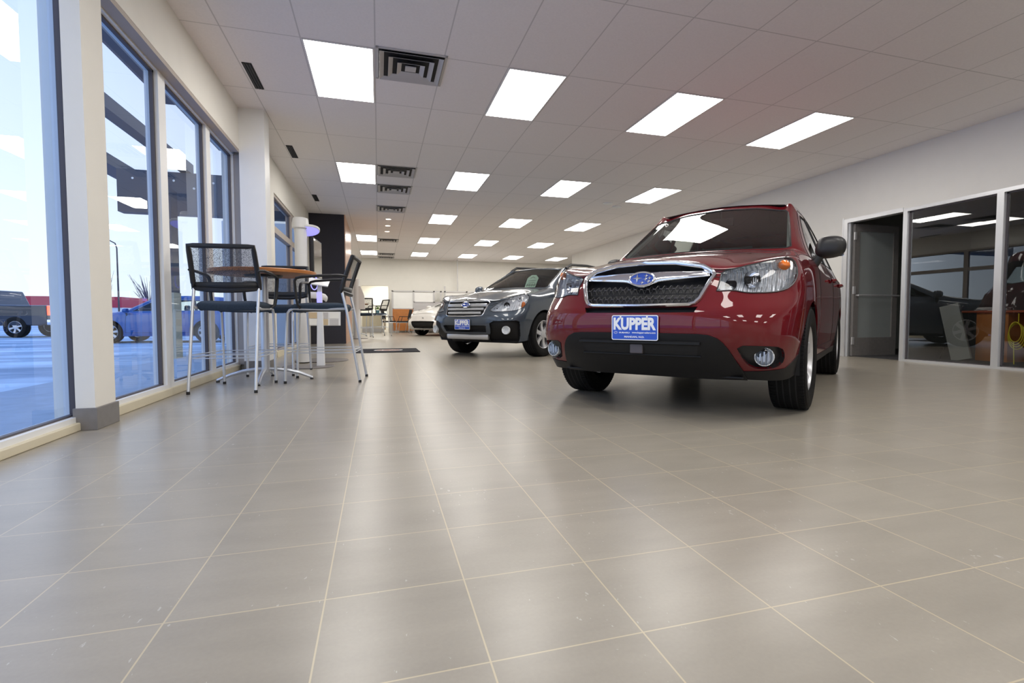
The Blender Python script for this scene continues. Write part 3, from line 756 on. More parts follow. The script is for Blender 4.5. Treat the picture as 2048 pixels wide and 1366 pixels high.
def headlamp(sh, parent, poly, ang, s, bulbs, amber=None, ribs=None, deep=.07, seamr=.004):
    P = poly if s > 0 else mir(poly); A = ang * s
    fc = sh.cut(P, A, cond=lambda c: c.y * s > .2 and c.x > .1)
    ring = None
    back = sh.take(fc, 'headlight', [M['reflector'], M['blackplastic']], parent, off=-deep, rim=-deep + .003, seam=0., delete=False)
    ln = sh.take(fc, 'lens', [M['lens'], M['blackplastic']], back, off=.002, seam=seamr)
    d = Vector((math.cos(R(A)), math.sin(R(A)), 0))
    for (U_, V_, Z_, r_) in bulbs:
        c, n = sh.proj((U_, V_ * s, Z_), d) if False else (Vector((U_, V_ * s, Z_)), d)
        rot = d.to_track_quat('Z', 'Y').to_matrix().to_4x4(); T = Matrix.Translation(c) @ rot
        m_ = MB(); pr = [(r_, .0), (r_ * .97, -.004), (r_ * .75, -.025), (r_ * .4, -.040), (.012, -.045)]
        vs = []; n_ = 24
        for (q, h) in pr:
            for j in range(n_): vs.append(T @ Vector((q * math.cos(2 * math.pi * j / n_), q * math.sin(2 * math.pi * j / n_), h)))
        m_.add(vs, [(i * n_ + j, i * n_ + (j + 1) % n_, (i + 1) * n_ + (j + 1) % n_, (i + 1) * n_ + j) for i in range(len(pr) - 1) for j in range(n_)])
        m_.build('reflector_bowl', M['chrome'], back, True, fix=False)
        b = MB().tube([T @ Vector((0, 0, -.045)), T @ Vector((0, 0, -.008))], [.012, .009], 10); b.build('bulb', M['dark'], back, True)
    if ribs:
        m_ = MB()
        for (a, b, r_) in ribs: m_.tube([(a[0], a[1] * s, a[2]), (b[0], b[1] * s, b[2])], r_, 4)
        m_.build('reflector_rib', M['reflector'], back)
    if amber:
        U_, V_, Z_, w_, h_ = amber; c = Vector((U_, V_ * s, Z_))
        am = MB().lathe([(.001, .014), (w_ * .6, .010), (w_, 0), (w_ * .9, -.02)], 20, axis='X', sc=(1, h_ / w_))
        o = am.build('turn_signal', M['amber'], back, True); o.location = c; o.rotation_euler = (0, 0, R(A))
    return back

def red_suv():
    t = thing('car', 'dark red compact SUV with a blue and white dealer plate', 'car', (2.218, 3.456, 0), R(-140.55))
    sh = Shell(cage_to_mesh(suv()))
    # grille opening
    G = sym([(1, 0, .964), (1, .20, .955), (1, .36, .926), (1, .412, .898), (1, .430, .872), (1, .418, .84), (1, .372, .732), (1, .348, .706), (1, .32, .697), (1, 0, .692)])
    path = surf_path(sh, [(.5, p[1], p[2]) for p in densify(G, .02)], (1, 0, 0), .004)
    slotp = surf_path(sh, [(.5, v, z) for v, z in ((.40, .69), (.37, .645), (-.37, .645), (-.40, .69))], (1, 0, 0))
    def at(v, z, off=0.):
        q, n = sh.proj((.3, v, z), (1, 0, 0)); return q + n * off
    gr = sh.cut(G, 0, cond=lambda c: c.x > .3)
    back = sh.take(gr, 'grille', [M['blackplastic']], t, off=-.055, rim=-.055)
    MB().tube(path, .0165, 8, True, flat=(1., .8)).build('chrome_surround', M['chrome'], back, True)
    # winged chrome bar
    def bar(a, b):
        v = -.405 + .81 * a; av = abs(v)
        zb = lerp(.868, .846, min(1, max(0, (.40 - av) / .28))) - (.036 * (.5 + .5 * math.cos(math.pi * min(1, av / .13))))
        ztp = .903 + .010 * (1 - av / .4)
        z = lerp(zb, ztp, b); p = at(v, z, -.004)
        return (p.x + .012 * math.sin(math.pi * b), p.y, p.z)
    MB().grid(bar, 48, 8).build('chrome_bar', M['chrome'], back, True, solid=.006)
    msh = MB()
    for z in (.800, .770, .738, .712):
        msh.tube([at(v * .37 / 8, z, -.02) for v in range(-8, 9)], .0035 if z in (.770, .712) else .0025, 5)
    for row, (z0, z1) in enumerate(((.830, .772), (.768, .714))):
        for k in range(-9, 10):
            v = k * .042 + (.021 if row else 0)
            if abs(v) > .38: continue
            msh.tube([at(v - .018, z0 - .004, -.022), at(v - .007, (z0 + z1) / 2, -.014), at(v - .018, z1 + .004, -.022)], .0028, 4)
            msh.tube([at(v + .018, z0 - .004, -.022), at(v + .007, (z0 + z1) / 2, -.014), at(v + .018, z1 + .004, -.022)], .0028, 4)
            msh.box(at(v, (z0 + z1) / 2, -.010), (.005, .014, .005), mi=1)
    msh.build('grille_mesh', [M['blackplastic'], M['alu_dark']], back, True)
    bp = at(0, .862, .006); emblem(back, (bp.x + .010, 0, .862), .082, .044, tilt=12)
    # upper slot
    S_ = sym([(1, 0, .686), (1, .372, .684), (1, .355, .650), (1, 0, .648)])
    fc = sh.cut(S_, 0, cond=lambda c: c.x > .3)
    sh.take(fc, 'upper_air_slot', [M['dark']], t, off=-.04, rim=-.04)
    # headlights
    HL = smooth_poly([(.792, .457, .772), (.792, .457, .772), (.740, .486, .880), (.722, .500, .897), (.722, .500, .897), (.62, .66, .943), (.50, .775, .978), (.43, .812, .985), (.405, .835, .950), (.44, .835, .86), (.53, .822, .798), (.60, .775, .772), (.66, .72, .764), (.73, .61, .760), (.765, .545, .778)], 1)
    for s in (1, -1):
        ribs = [((.60 - .0 * i, .60 + .012 * i, .80), (.585, .60 + .012 * i, .90), .003) for i in range(9)]
        headlamp(sh, t, HL, 38, s, [(.70, .52, .815, .036), (.635, .625, .845, .052)], (.480, .775, .935, .036, .030), ribs)
    # lower black fascia
    TR = sym([(1, 0, .527), (1, .38, .524), (1, .44, .519), (1, .486, .50), (1, .515, .475), (1, .545, .43), (1, .575, .36), (1, .60, .30), (1, .62, .20), (1, 0, .20)])
    fc = sh.cut(TR, 0, cond=lambda c: c.x > .3 and c.z < .6)
    OP = sym([(1, 0, .462), (1, .36, .460), (1, .395, .452), (1, .37, .395), (1, 0, .388)])
    tr = sh.take(fc, 'front_lower_bumper', [M['trim']], t, off=.010, rim=.02)
    # intake is not cut: a dark sheet on the trim paints its shade
    op = MB(); oi = MB()
    dn = [sh_p for sh_p in densify(OP, .03)]
    # trim surface to lay the painted-shade sheet and its lip on
    shell2 = BVHTree.FromPolygons([v.co for v in tr.data.vertices], [tuple(p.vertices) for p in tr.data.polygons])
    def at2(v, z, off=0.):
        h = shell2.ray_cast(Vector((3, v, z)), Vector((-1, 0, 0))); return (h[0] + Vector((off, 0, 0))) if h[0] is not None else Vector((.8 + off, v, z))
    op.grid(lambda a, b: at2(lerp(-.385, .385, a) * lerp(.95, 1, b), lerp(.392, .460, b), .0015), 24, 3).build('lower_intake', M['dark'], tr)
    MB().tube([at2(v * .39 / 10, .388 + .0 * abs(v), .004) for v in range(-10, 11)], .006, 6).tube([at2(v * .395 / 10, .466, .006) for v in range(-10, 11)], .012, 6).build('intake_lip', M['trim'], tr, True)
    MB().box(at2(0, .428, .004), (.02, .085, .066)).build('radar_block', M['alu_dark'], tr, bevel=.006)
    # under tray
    un = MB(); un.grid(lambda a, b: (lerp(.70, .30, b), lerp(-.60, .60, a) * lerp(1, .8, b), lerp(.262, .215, b)), 6, 4)
    un.build('skid_tray', M['trim'], t, solid=.008)
    un = MB().bb(-3.3, .35, -.70, .70, .24, .34); un.build('underbody', M['dark'], t)
    # corner lower skirts
    for s in (1, -1):
        q = [(.82, .56, .300), (.72, .72, .306), (.60, .82, .322), (.42, .86, .395), (.30, .90, .395), (.30, .90, .08), (.86, .50, .08)]
        P = q if s > 0 else mir(q); fc = sh.cut(P, 30 * s, cond=lambda c: c.y * s > .45 and c.x > .1)
        sh.take(fc, 'corner_skirt', [M['trim']], t, off=.004, rim=.01)
        FB = smooth_poly([(.835, .585, .460), (.75, .72, .458), (.66, .795, .450), (.63, .812, .40), (.64, .808, .35), (.70, .76, .318), (.77, .68, .325), (.815, .625, .39)], 1)
        P = FB if s > 0 else mir(FB)
        fc = sh.cut(P, 30 * s, cond=lambda c: c.y * s > .45 and c.x > .3)
        bz = sh.take(fc, 'fog_lamp', [M['blackplastic']], t, off=-.030, rim=-.034)
        c = Vector((.705, .712 * s, .393)); d = Vector((math.cos(R(12)), math.sin(R(12)) * s, 0)); T = Matrix.Translation(c) @ d.to_track_quat('Z', 'Y').to_matrix().to_4x4()
        def lat(prof, n=24): 
            vs = [T @ Vector((a * math.cos(2 * math.pi * j / n), a * math.sin(2 * math.pi * j / n), h)) for a, h in prof for j in range(n)]
            return vs, [(i * n + j, i * n + (j + 1) % n, (i + 1) * n + (j + 1) % n, (i + 1) * n + j) for i in range(len(prof) - 1) for j in range(n)]
        m_ = MB(); m_.add(*lat([(.054, -.03), (.054, .004), (.049, .006), (.047, .0), (.03, -.015), (.001, -.018)])); m_.build('fog_bowl', M['reflector'], bz, True, fix=False)
        m_ = MB()
        for k in (-1, 0, 1): m_.box(T @ Vector((0, 0, .0)) + Vector((0, k * .022 * 1., 0)), (.006, .008, .06 - .012 * abs(k)))
        m_.build('fog_rib', M['silver'], bz)
        m_ = MB(); m_.add(*lat([(.048, .004), (.03, .010), (.001, .013)])); m_.build('fog_lens', M['lens'], bz, True, fix=False)
    # arches, windows, doors
    arches(sh, (0, -2.64), .385)
    wells(t, (0, -2.64), .392)
    ws = sym([(1, 0, 1.152), (1, .50, 1.148), (1, .655, 1.150), (1, .682, 1.165), (1, .632, 1.36), (1, .582, 1.525), (1, .550, 1.556), (1, .30, 1.600), (1, 0, 1.617)])
    fc = sh.cut(ws, 0, cond=lambda c: -1.45 < c.x < -.15 and c.z > 1.1)
    wsh = sh.take(fc, 'windshield', [M['carglass'], M['blackplastic']], t, off=-.003, seam=.007)
    fc = sh.cut(sym([(-1, 0, 1.50), (-1, .44, 1.46), (-1, .60, 1.15), (-1, 0, 1.12)]), 180, cond=lambda c: c.x < -3.2 and c.z > 1.1)
    sh.take(fc, 'rear_window', [M['carglass'], M['blackplastic']], t, off=-.003, seam=.007)
    for s in (1, -1):
        cs = lambda c: c.y * s > .4
        W1 = [(-.62, 1, 1.09), (-1.19, 1, 1.50), (-1.32, 1, 1.535), (-1.72, 1, 1.555), (-1.72, 1, 1.115)]
        W2 = [(-1.80, 1, 1.118), (-1.80, 1, 1.555), (-2.52, 1, 1.55), (-2.66, 1, 1.44), (-2.70, 1, 1.14)]
        W3 = [(-2.78, 1, 1.145), (-2.75, 1, 1.50), (-3.12, 1, 1.46), (-3.22, 1, 1.20)]
        for Wn, nm in ((W1, 'side_window'), (W2, 'side_window'), (W3, 'side_window')):
            fc = sh.cut(Wn, 90 * s, cond=cs); sh.take(fc, nm, [M['carglass'], M['blackplastic']], t, off=-.004, seam=.008)
        D1 = [(-.42, 1, .40), (-.52, 1, .95), (-.50, 1, 1.08), (-1.19, 1, 1.55), (-1.34, 1, 1.585), (-1.76, 1, 1.60), (-1.76, 1, .40)]
        D2 = [(-1.76, 1, .40), (-1.76, 1, 1.60), (-2.54, 1, 1.59), (-2.74, 1, 1.46), (-2.74, 1, .95), (-2.42, 1, .75), (-2.22, 1, .40)]
        for Dn, nm, hu in ((D1, 'front_door', -1.60), (D2, 'rear_door', -2.50)):
            fc = sh.cut(Dn, 90 * s, cond=cs); dd = sh.take(fc, nm, [M['red'], M['dark']], t, seam=.0028)
            MB().tube([(hu - .10, s * .887, .955), (hu - .08, s * .912, .958), (hu + .08, s * .912, .958), (hu + .10, s * .887, .955)], .013, 8).build('door_handle', M['red'], dd, True)
        # sill cladding
        SL = [(.40, 1, .33), (-3.45, 1, .33), (-3.45, 1, .1), (.40, 1, .1)]
        fc = sh.cut(SL, 90 * s, cond=lambda c: c.y * s > .6 and c.x < -.3); sh.take(fc, 'sill_cladding', [M['trim']], t, off=.006, rim=.012)
        mm = mirror(t, s, (-.50, s * (.835 if s > 0 else .86), 1.125 if s > 0 else 1.085), 'blackplastic', sc=1. if s > 0 else .85)
        if s < 0:  # folded back against the door
            T_ = Matrix.Translation((-.53, -.845, 0)) @ Matrix.Rotation(R(-92), 4, 'Z') @ Matrix.Translation((.50, .86, 0))
            mm.data.transform(T_); [c_.data.transform(T_) for c_ in mm.children]
    HD = sym([(.80, 0, 1), (.80, .440, 1), (.715, .492, 1), (.60, .668, 1), (.47, .765, 1), (.30, .788, 1), (-.10, .775, 1), (-.36, .715, 1), (-.34, .50, 1), (-.27, .25, 1), (-.25, 0, 1)])
    fc = sh.cut([(p[0], p[1], p[2]) for p in HD], axis='Z', cond=lambda c: c.z > .86 and c.x > -.5)
    sh.take(fc, 'hood', [M['red'], M['dark']], t, seam=.0028)
    sh.body('body', [M['red']], t)
    # interior
    seats(t, (-1.55, -2.45))
    MB().grid(lambda a, b: (lerp(-.42, -.80, b), lerp(-.68, .68, a), 1.04 + .03 * math.sin(math.pi * b)), 8, 4).build('dashboard', M['seatfab'], t, True, solid=.05)
    a = MB(); T = Matrix.Translation((-.98, .37, 1.00)) @ Matrix.Rotation(R(-62), 4, 'Y')
    a.tube([T @ Vector((.19 * math.cos(q), .19 * math.sin(q), 0)) for q in [2 * math.pi * i / 28 for i in range(28)]], .015, 8, True); a.tube([T @ Vector((0, -.19, 0)), T @ Vector((0, .19, 0))], .022, 6)
    a.build('steering_wheel', M['seatfab'], t, True)
    MB().tube([(-1.12, 0, 1.60), (-1.10, 0, 1.52)], .01).box((-1.10, 0, 1.50), (.03, .24, .07)).build('rear_view_mirror', M['blackplastic'], t, bevel=.01)
    for s in (1, -1):  # pale pillar trims
        MB().tube([(-.50, s * .668, 1.15), (-.86, s * .618, 1.355), (-1.17, s * .575, 1.545)], .022, 6).build('pillar_trim', M['frost'], t, True)
    MB().grid(lambda a, b: (lerp(-1.15, -3.1, a), lerp(-.54, .54, b), 1.615 + .04 * math.sin(math.pi * b)), 4, 6).build('headliner', M['officewall'], t, True)
    MB().bb(-3.4, -.45, -.80, .80, .36, .40).build('cabin_floor', M['seatfab'], t)
    for s in (1, -1): MB().tube([(-.34, s * .1 + .05, 1.158), (-.40, s * .1 + .32, 1.168)], .007, 6).build('wiper', M['blackplastic'], t, True)
    for U_ in (0, -2.64):
        for s in (1, -1): wheel(t, U_, s * .775, .345, .222, .218, 5, 'silver', 'twin')
    plate(t, .912, .556)
    return t
red_suv()

def wagon():
    t = thing('car', 'graphite blue-grey wagon with silver bars in its grille, behind the red SUV', 'car', (1.946, 8.459, 0), R(-140.16))
    def fz(k, p):
        i, j, kk = k; U_, V_, Z_ = p
        if i == 0 and kk == 7: Z_ -= .055 * (1 - j / 4.); U_ += .02
        if i == 0 and kk == 6: Z_ -= .045 * (1 - j / 4.); U_ += .015
        if i == 0 and kk == 5: Z_ -= .03 * (1 - j / 4.)
        if i == 1 and kk == 7: Z_ -= .03 * (1 - j / 4.)
        return U_, V_, Z_
    T = remap(suv(), [(.25, .25), (1.05, 1.03), (1.13, 1.105), (1.645, 1.52), (1.705, 1.575)], [(-3.66, -3.86), (-2.64, -2.74), (-1.13, -1.10), (0, 0), (.72, .755), (.9, .925)], 1.012, fz)
    sh = Shell(cage_to_mesh(T))
    def at(v, z, off=0.):
        q, n = sh.proj((.3, v, z), (1, 0, 0)); return q + n * off
    G = sym([(1, 0, .892), (1, .30, .880), (1, .395, .862), (1, .405, .84), (1, .365, .66), (1, .34, .642), (1, 0, .636)])
    path = surf_path(sh, [(.5, p[1], p[2]) for p in densify(G, .02)], (1, 0, 0), .002)
    bars = [[at(v * (.385 - .03 * i) / 10, z, .004) for v in range(-10, 11)] for i, z in enumerate((.80, .742, .684))]
    eb = at(0, .815, .01)
    gr = sh.cut(G, 0, cond=lambda c: c.x > .3); back = sh.take(gr, 'grille', [M['dark']], t, off=-.05, rim=-.05)
    MB().tube(path, .008, 6, True).build('chrome_surround', M['chrome'], back, True)
    for i, p in enumerate(bars): MB().tube(p, .020 if i else .028, 8, flat=(1., .6), up=(0, 0, 1)).build('grille_bar', M['silver'], back, True)
    MB().tube([at(v * .38 / 10, .868, .004) for v in range(-10, 11)], .012, 8, flat=(1., .6), up=(0, 0, 1)).build('grille_bar', M['silver'], back, True)
    emblem(back, (eb.x + .034, 0, .812), .075, .040, tilt=10)
    HL = smooth_poly([(.85, .43, .700), (.78, .50, .80), (.66, .63, .895), (.48, .77, .968), (.38, .825, .985), (.36, .845, .93), (.42, .845, .84), (.52, .83, .76), (.60, .79, .728), (.70, .68, .705)], 1)
    for s in (1, -1):
        headlamp(sh, t, HL, 38, s, [(.745, .52, .75, .035), (.66, .64, .80, .046), (.50, .765, .90, .034)], (.475, .815, .80, .030, .060), None)
    LI = sym([(1, 0, .500), (1, .40, .498), (1, .43, .488), (1, .40, .395), (1, 0, .392)])
    fc = sh.cut(LI, 0, cond=lambda c: c.x > .3); sh.take(fc, 'lower_intake', [M['dark']], t, off=-.05, rim=-.05)
    SK = [at(v * .41 / 10, .335, .012) for v in range(-10, 11)]
    for s in (1, -1):
        FB = smooth_poly([(.93, .50, .565), (.75, .72, .570), (.60, .83, .575), (.60, .84, .50), (.58, .83, .30), (.64, .79, .20), (.90, .47, .20), (.90, .47, .30), (.92, .52, .42)], 1)
        P = FB if s > 0 else mir(FB)
        fc = sh.cut(P, 30 * s, cond=lambda c: c.y * s > .40 and c.x > .3)
        bz = sh.take(fc, 'fog_lamp', [M['trim']], t, off=-.035, rim=-.035)
        c = Vector((.790, .712 * s, .43)); m_ = MB().lathe([(.062, -.03), (.062, .006), (.055, .008), (.05, .0), (.03, -.012), (.001, -.014)], 24, axis='X', cap=False)
        o = m_.build('fog_bowl', M['reflector'], bz, True, fix=False); o.location = c; o.rotation_euler = (0, 0, R(15 * s))
    fcs = sh.cut(sym([(1, 0, .37), (1, .5, .37), (1, .52, .1), (1, 0, .1)]), 0, cond=lambda c: c.x > .3)
    sh.take(fcs, 'lower_lip', [M['trim']], t, off=.0, rim=.01)
    MB().tube(SK, .045, 10, flat=(1., .45), up=(0, 0, 1)).build('skid_plate', M['silver'], t, True)
    MB().bb(-3.4, .45, -.66, .66, .22, .34).build('underbody', M['dark'], t)
    arches(sh, (0, -2.74), .39, z=.35); wells(t, (0, -2.74), .398, z=.35)
    ws = sym([(1, 0, 1.125), (1, .50, 1.12), (1, .63, 1.122), (1, .665, 1.145), (1, .61, 1.29), (1, .555, 1.445), (1, .53, 1.472), (1, 0, 1.507)])
    fc = sh.cut(ws, 0, cond=lambda c: -1.35 < c.x < -.15 and c.z > 1.08)
    sh.take(fc, 'windshield', [M['carglass'], M['blackplastic']], t, off=-.003, seam=.007)
    fc = sh.cut(sym([(-1, 0, 1.40), (-1, .44, 1.37), (-1, .60, 1.13), (-1, 0, 1.10)]), 180, cond=lambda c: c.x < -3.3 and c.z > 1.05)
    sh.take(fc, 'rear_window', [M['carglass'], M['blackplastic']], t, off=-.003, seam=.007)
    for s in (1, -1):
        cs = lambda c: c.y * s > .4
        for Wn in ([(-.58, 1, 1.07), (-1.14, 1, 1.40), (-1.32, 1, 1.44), (-1.72, 1, 1.455), (-1.72, 1, 1.09)], [(-1.80, 1, 1.09), (-1.80, 1, 1.455), (-2.60, 1, 1.44), (-2.80, 1, 1.12)], [(-2.88, 1, 1.12), (-2.80, 1, 1.41), (-3.3, 1, 1.35), (-3.45, 1, 1.16)]):
            fc = sh.cut(Wn, 90 * s, cond=cs); sh.take(fc, 'side_window', [M['carglass'], M['blackplastic']], t, off=-.004, seam=.008)
        fc = sh.cut([(-.42, 1, .40), (-.52, 1, 1.0), (-1.16, 1, 1.45), (-1.76, 1, 1.49), (-1.76, 1, .40)], 90 * s, cond=cs); sh.take(fc, 'front_door', [M['greypaint'], M['dark']], t, seam=.003)
        mm = mirror(t, s, (-.52, s * .88, 1.10), 'greypaint', sc=.95)
        if s < 0:
            T_ = Matrix.Translation((-.52, -.88, 0)) @ Matrix.Rotation(R(-60), 4, 'Z') @ Matrix.Translation((.52, .88, 0))
            mm.data.transform(T_); [c_.data.transform(T_) for c_ in mm.children]
        MB().tube([(-1.18, s * .60, 1.50), (-1.35, s * .60, 1.575), (-2.0, s * .595, 1.61), (-2.9, s * .58, 1.60), (-3.2, s * .56, 1.54)], .024, 8).build('roof_rail', M['blackplastic'], t, True)
    HD = sym([(.86, 0, 1), (.84, .415, 1), (.77, .50, 1), (.64, .66, 1), (.47, .775, 1), (.20, .788, 1), (-.10, .775, 1), (-.36, .715, 1), (-.34, .50, 1), (-.27, .25, 1), (-.25, 0, 1)])
    fc = sh.cut(HD, axis='Z', cond=lambda c: c.z > .80 and c.x > -.5); sh.take(fc, 'hood', [M['greypaint'], M['dark']], t, seam=.0028)
    sh.body('body', [M['greypaint']], t)
    seats(t, (-1.55, -2.5), hz=1.08)
    MB().grid(lambda a, b: (lerp(-.42, -.80, b), lerp(-.68, .68, a), 1.02), 4, 2).build('dashboard', M['seatfab'], t, True, solid=.05)
    MB().grid(lambda a, b: (lerp(-1.15, -3.1, a), lerp(-.54, .54, b), 1.495), 4, 4).build('headliner', M['officewall'], t, True)
    MB().bb(-3.4, -.45, -.80, .80, .36, .40).build('cabin_floor', M['seatfab'], t)
    for s in (1, -1): MB().tube([(-.50, s * .665, 1.13), (-.84, s * .61, 1.30), (-1.14, s * .555, 1.44)], .022, 6).build('pillar_trim', M['frost'], t, True)
    # paint-pen price card behind the windshield
    tg = MB(); tg.add([(0, y, z) for y, z in ((-.11, -.10), (.11, -.10), (.12, .10), (.05, .17), (-.05, .17), (-.12, .10))], [(0, 1, 2, 3, 4, 5)])
    tg = tg.build('price_tag', M['mint'], t, solid=.003); tg.location = (-.78, .12, 1.235); tg.rotation_euler = (0, R(-32), 0)
    tx = MB(); add_text(tx, '0.9% APR', .05, .18, Matrix.Translation((.004, 0, .05)) @ Matrix.Rotation(R(90), 4, 'Z') @ Matrix.Rotation(R(90), 4, 'X')) if False else None
    wr = MB()
    for k in range(4):
        y = -.085 + k * .05; wr.tube([(.004, y, -.055), (.004, y + .02, -.02), (.004, y + .035, -.05), (.004, y + .01, -.08)], .004, 4, True)
    wr.tube([(.004, -.05, .10), (.004, 0, .13), (.004, .05, .10)], .003, 4); wr.tube([(.004, -.08, .04), (.004, .08, .05)], .003, 4); wr.tube([(.004, -.06, .0), (.004, .07, .01)], .003, 4)
    wr.build('tag_writing', M['blackplastic'], tg)
    for U_ in (0, -2.74):
        for s in (1, -1): wheel(t, U_, s * .785, .35, .225, .225, 6, 'silver', 'alloy')
    plate(t, .945, .512, tilt=0)
    return t
M['mint'] = mat('mint_card', (.50, .72, .62), .7)
wagon()

def simple_car(label, loc, rz, paint, zm, um, vs, wb, wr, rr, spokes, front, nm='car', lit=False, z_w=None, style='alloy', intake=None, hl=None, wins=None, ws=None, tail=None, hz=.9):
    t = thing(nm, label, 'car', loc, rz)
    T = remap(suv(), zm, um, vs); sh = Shell(cage_to_mesh(T)); z_w = wr
    def pz(z):
        for (a, b), (c, d) in zip(zm, zm[1:]):
            if z <= c: return b + (d - b) * (z - a) / (c - a)
        return zm[-1][1]
    def pu(x):
        for (a, b), (c, d) in zip(um, um[1:]):
            if x <= c: return b + (d - b) * (x - a) / (c - a)
        return um[-1][1]
    if intake:
        def atf(v, z, off=0.):
            q, n = sh.proj((.3, v, z), (1, 0, 0)); return q + n * off
        eb = atf(0, intake[2], .01)
        fc = sh.cut(sym(intake[0]), 0, cond=lambda c: c.x > .3); g = sh.take(fc, 'grille', [M['dark']], t, off=-.06, rim=-.06)
        MB().tube([(eb.x - .04, v, intake[3]) for v in (-.42, 0, .42)], .03, 6, flat=(1, .5)).build('grille_bar', M['navypaint'], g)
        b_ = MB().lathe([(.04, 0), (.035, .006), (.001, .008)], 20, axis='X', sc=(1, .6)).build('badge', M['silver'], t, True); b_.location = eb
    if hl:
        for s in (1, -1): headlamp(sh, t, smooth_poly(hl, 1), 38, s, [], None, None, deep=.04)
    arches(sh, (0, -wb), wr + .045, z=wr); wells(t, (0, -wb), wr + .05, z=wr, vin=.5 * vs, vout=.84 * vs)
    fc = sh.cut(sym([(1, 0, pz(1.155)), (1, .63 * vs, pz(1.15)), (1, .55 * vs, pz(1.56)), (1, 0, pz(1.63))]), 0, cond=lambda c: pu(-1.35) < c.x < pu(-.15) and c.z > pz(1.12))
    sh.take(fc, 'windshield', [M['carglass'], M['blackplastic']], t, off=-.003, seam=.007)
    fc = sh.cut(sym([(-1, 0, pz(1.52)), (-1, .42 * vs, pz(1.47)), (-1, .58 * vs, pz(1.16)), (-1, 0, pz(1.13))]), 180, cond=lambda c: c.x < pu(-2.9) and c.z > pz(1.1))
    sh.take(fc, 'rear_window', [M['carglass'], M['blackplastic']], t, off=-.003, seam=.007)
    for s in (1, -1):
        cs = lambda c: c.y * s > .35
        for Wn in ([(-.62, 1.095), (-1.17, 1.49), (-1.72, 1.545), (-1.72, 1.115)], [(-1.80, 1.118), (-1.80, 1.545), (-2.50, 1.53), (-2.75, 1.40), (-2.95, 1.15)]):
            fc = sh.cut([(pu(a), 1, pz(b)) for a, b in Wn], 90 * s, cond=cs); sh.take(fc, 'side_window', [M['carglass'], M['chrome']], t, off=-.004, seam=.008)
        for Dn, hu in (([(-.45, .40), (-.50, 1.07), (-1.16, 1.54), (-1.76, 1.59), (-1.76, .40)], -1.6), ([(-1.76, .40), (-1.76, 1.59), (-2.52, 1.57), (-2.80, 1.43), (-2.80, .95), (-2.25, .75), (-2.18, .40)], -2.6)):
            fc = sh.cut([(pu(a), 1, pz(b)) for a, b in Dn], 90 * s, cond=cs); dd = sh.take(fc, 'door', [M[paint], M['dark']], t, seam=.004)
            MB().tube([(pu(hu) - .09, s * .90 * vs, pz(.95)), (pu(hu) + .09, s * .90 * vs, pz(.95))], .014, 6).build('door_handle', M[paint], dd, True)
        mirror(t, s, (pu(-.52), s * .87 * vs, pz(1.10)), paint, sc=.85)
        tl = MB().box((pu(-3.52), s * .70 * vs, pz(.93)), (.12, .22, .16)).build('tail_lamp', M['taillit' if lit else 'redlens'], t, bevel=.03)
        fl = MB().lathe([(.04, -.01), (.035, .01), (.001, .012)], 16, axis='X'); 
        if front: o = fl.build('fog_lamp', M['reflector'], t, True); o.location = (pu(.74), s * .69 * vs, pz(.40))
    sh.body('body', [M[paint]], t)
    seats(t, (pu(-1.55), pu(-2.4)), z0=.2, hz=hz)
    MB().bb(pu(-3.3), pu(.35), -.66 * vs, .66 * vs, .20, .32).build('underbody', M['dark'], t)
    for U_ in (0, -wb):
        for s in (1, -1): wheel(t, U_, s * .765 * vs, wr, .21, rr, spokes, 'silver', style)
    return t
simple_car('white low sports coupe nose showing behind the grey wagon', (1.98, 17.95, 0), R(-136), 'whitepaint', [(.25, .20), (.44, .30), (.61, .44), (.70, .52), (.775, .60), (.86, .69), (.94, .76), (1.0, .83), (1.13, .99), (1.645, 1.27), (1.705, 1.30)], [(-3.66, -3.46), (-2.64, -2.57), (-1.13, -1.25), (-.25, -.32), (0, 0), (.9, .86)], .985, 2.57, .31, .20, 5, True,
    intake=([(1, 0, .50), (1, .47, .495), (1, .50, .47), (1, .42, .245), (1, 0, .235)], 0, .60, .42), hl=[(.72, .60, .60), (.66, .68, .66), (.50, .80, .70), (.45, .825, .65), (.56, .80, .57), (.66, .70, .55)], hz=.92)
simple_car('blue hatchback parked outside on the snowy lot, seen side on through the windows', (-7.50, 18.95, -.15), R(174.5), 'bluepaint', [(.25, .18), (.44, .34), (.61, .50), (.86, .74), (1.0, .87), (1.13, .97), (1.645, 1.38), (1.705, 1.43)], [(-3.66, -3.50), (-2.64, -2.58), (-1.13, -1.05), (0, 0), (.9, .88)], .975, 2.58, .325, .225, 7, False, style='twin', hz=.98)

# dark pickup outside
tk = thing('pickup_truck', 'dark pickup truck with lit red tail lights outside in the lot', 'truck', (-12.9, 25.0, -.15), R(-8))
bd = MB(); prof = [(-4.9, .45), (-4.9, .95), (-4.6, 1.12), (-3.5, 1.20), (-2.7, 1.78), (-1.0, 1.80), (-.75, 1.22), (1.05, 1.22), (1.08, .55), (.8, .45)]
bd.prism(prof, -.92, .92); bd.build('body', M['navypaint'], tk, bevel=.05)
for s in (-1, 1):
    m_ = MB(); m_.prism([(-2.55, 1.68), (-1.9, 1.70), (-1.9, 1.24), (-3.1, 1.24)], s * .925, s * .93); m_.prism([(-1.8, 1.70), (-1.15, 1.70), (-1.0, 1.24), (-1.8, 1.24)], s * .925, s * .93); m_.build('side_window', M['frost'], tk)
    MB().box((1.09, s * .82, 1.02), (.05, .16, .36)).build('tail_lamp', M['taillit'], tk, bevel=.02)
MB().box((1.15, 0, .58), (.16, 1.9, .22)).build('rear_bumper', M['chrome'], tk, bevel=.03)
for U_ in (0, -3.7):
    for s in (1, -1): wheel(tk, U_, s * .82, .39, .24, .23, 6)

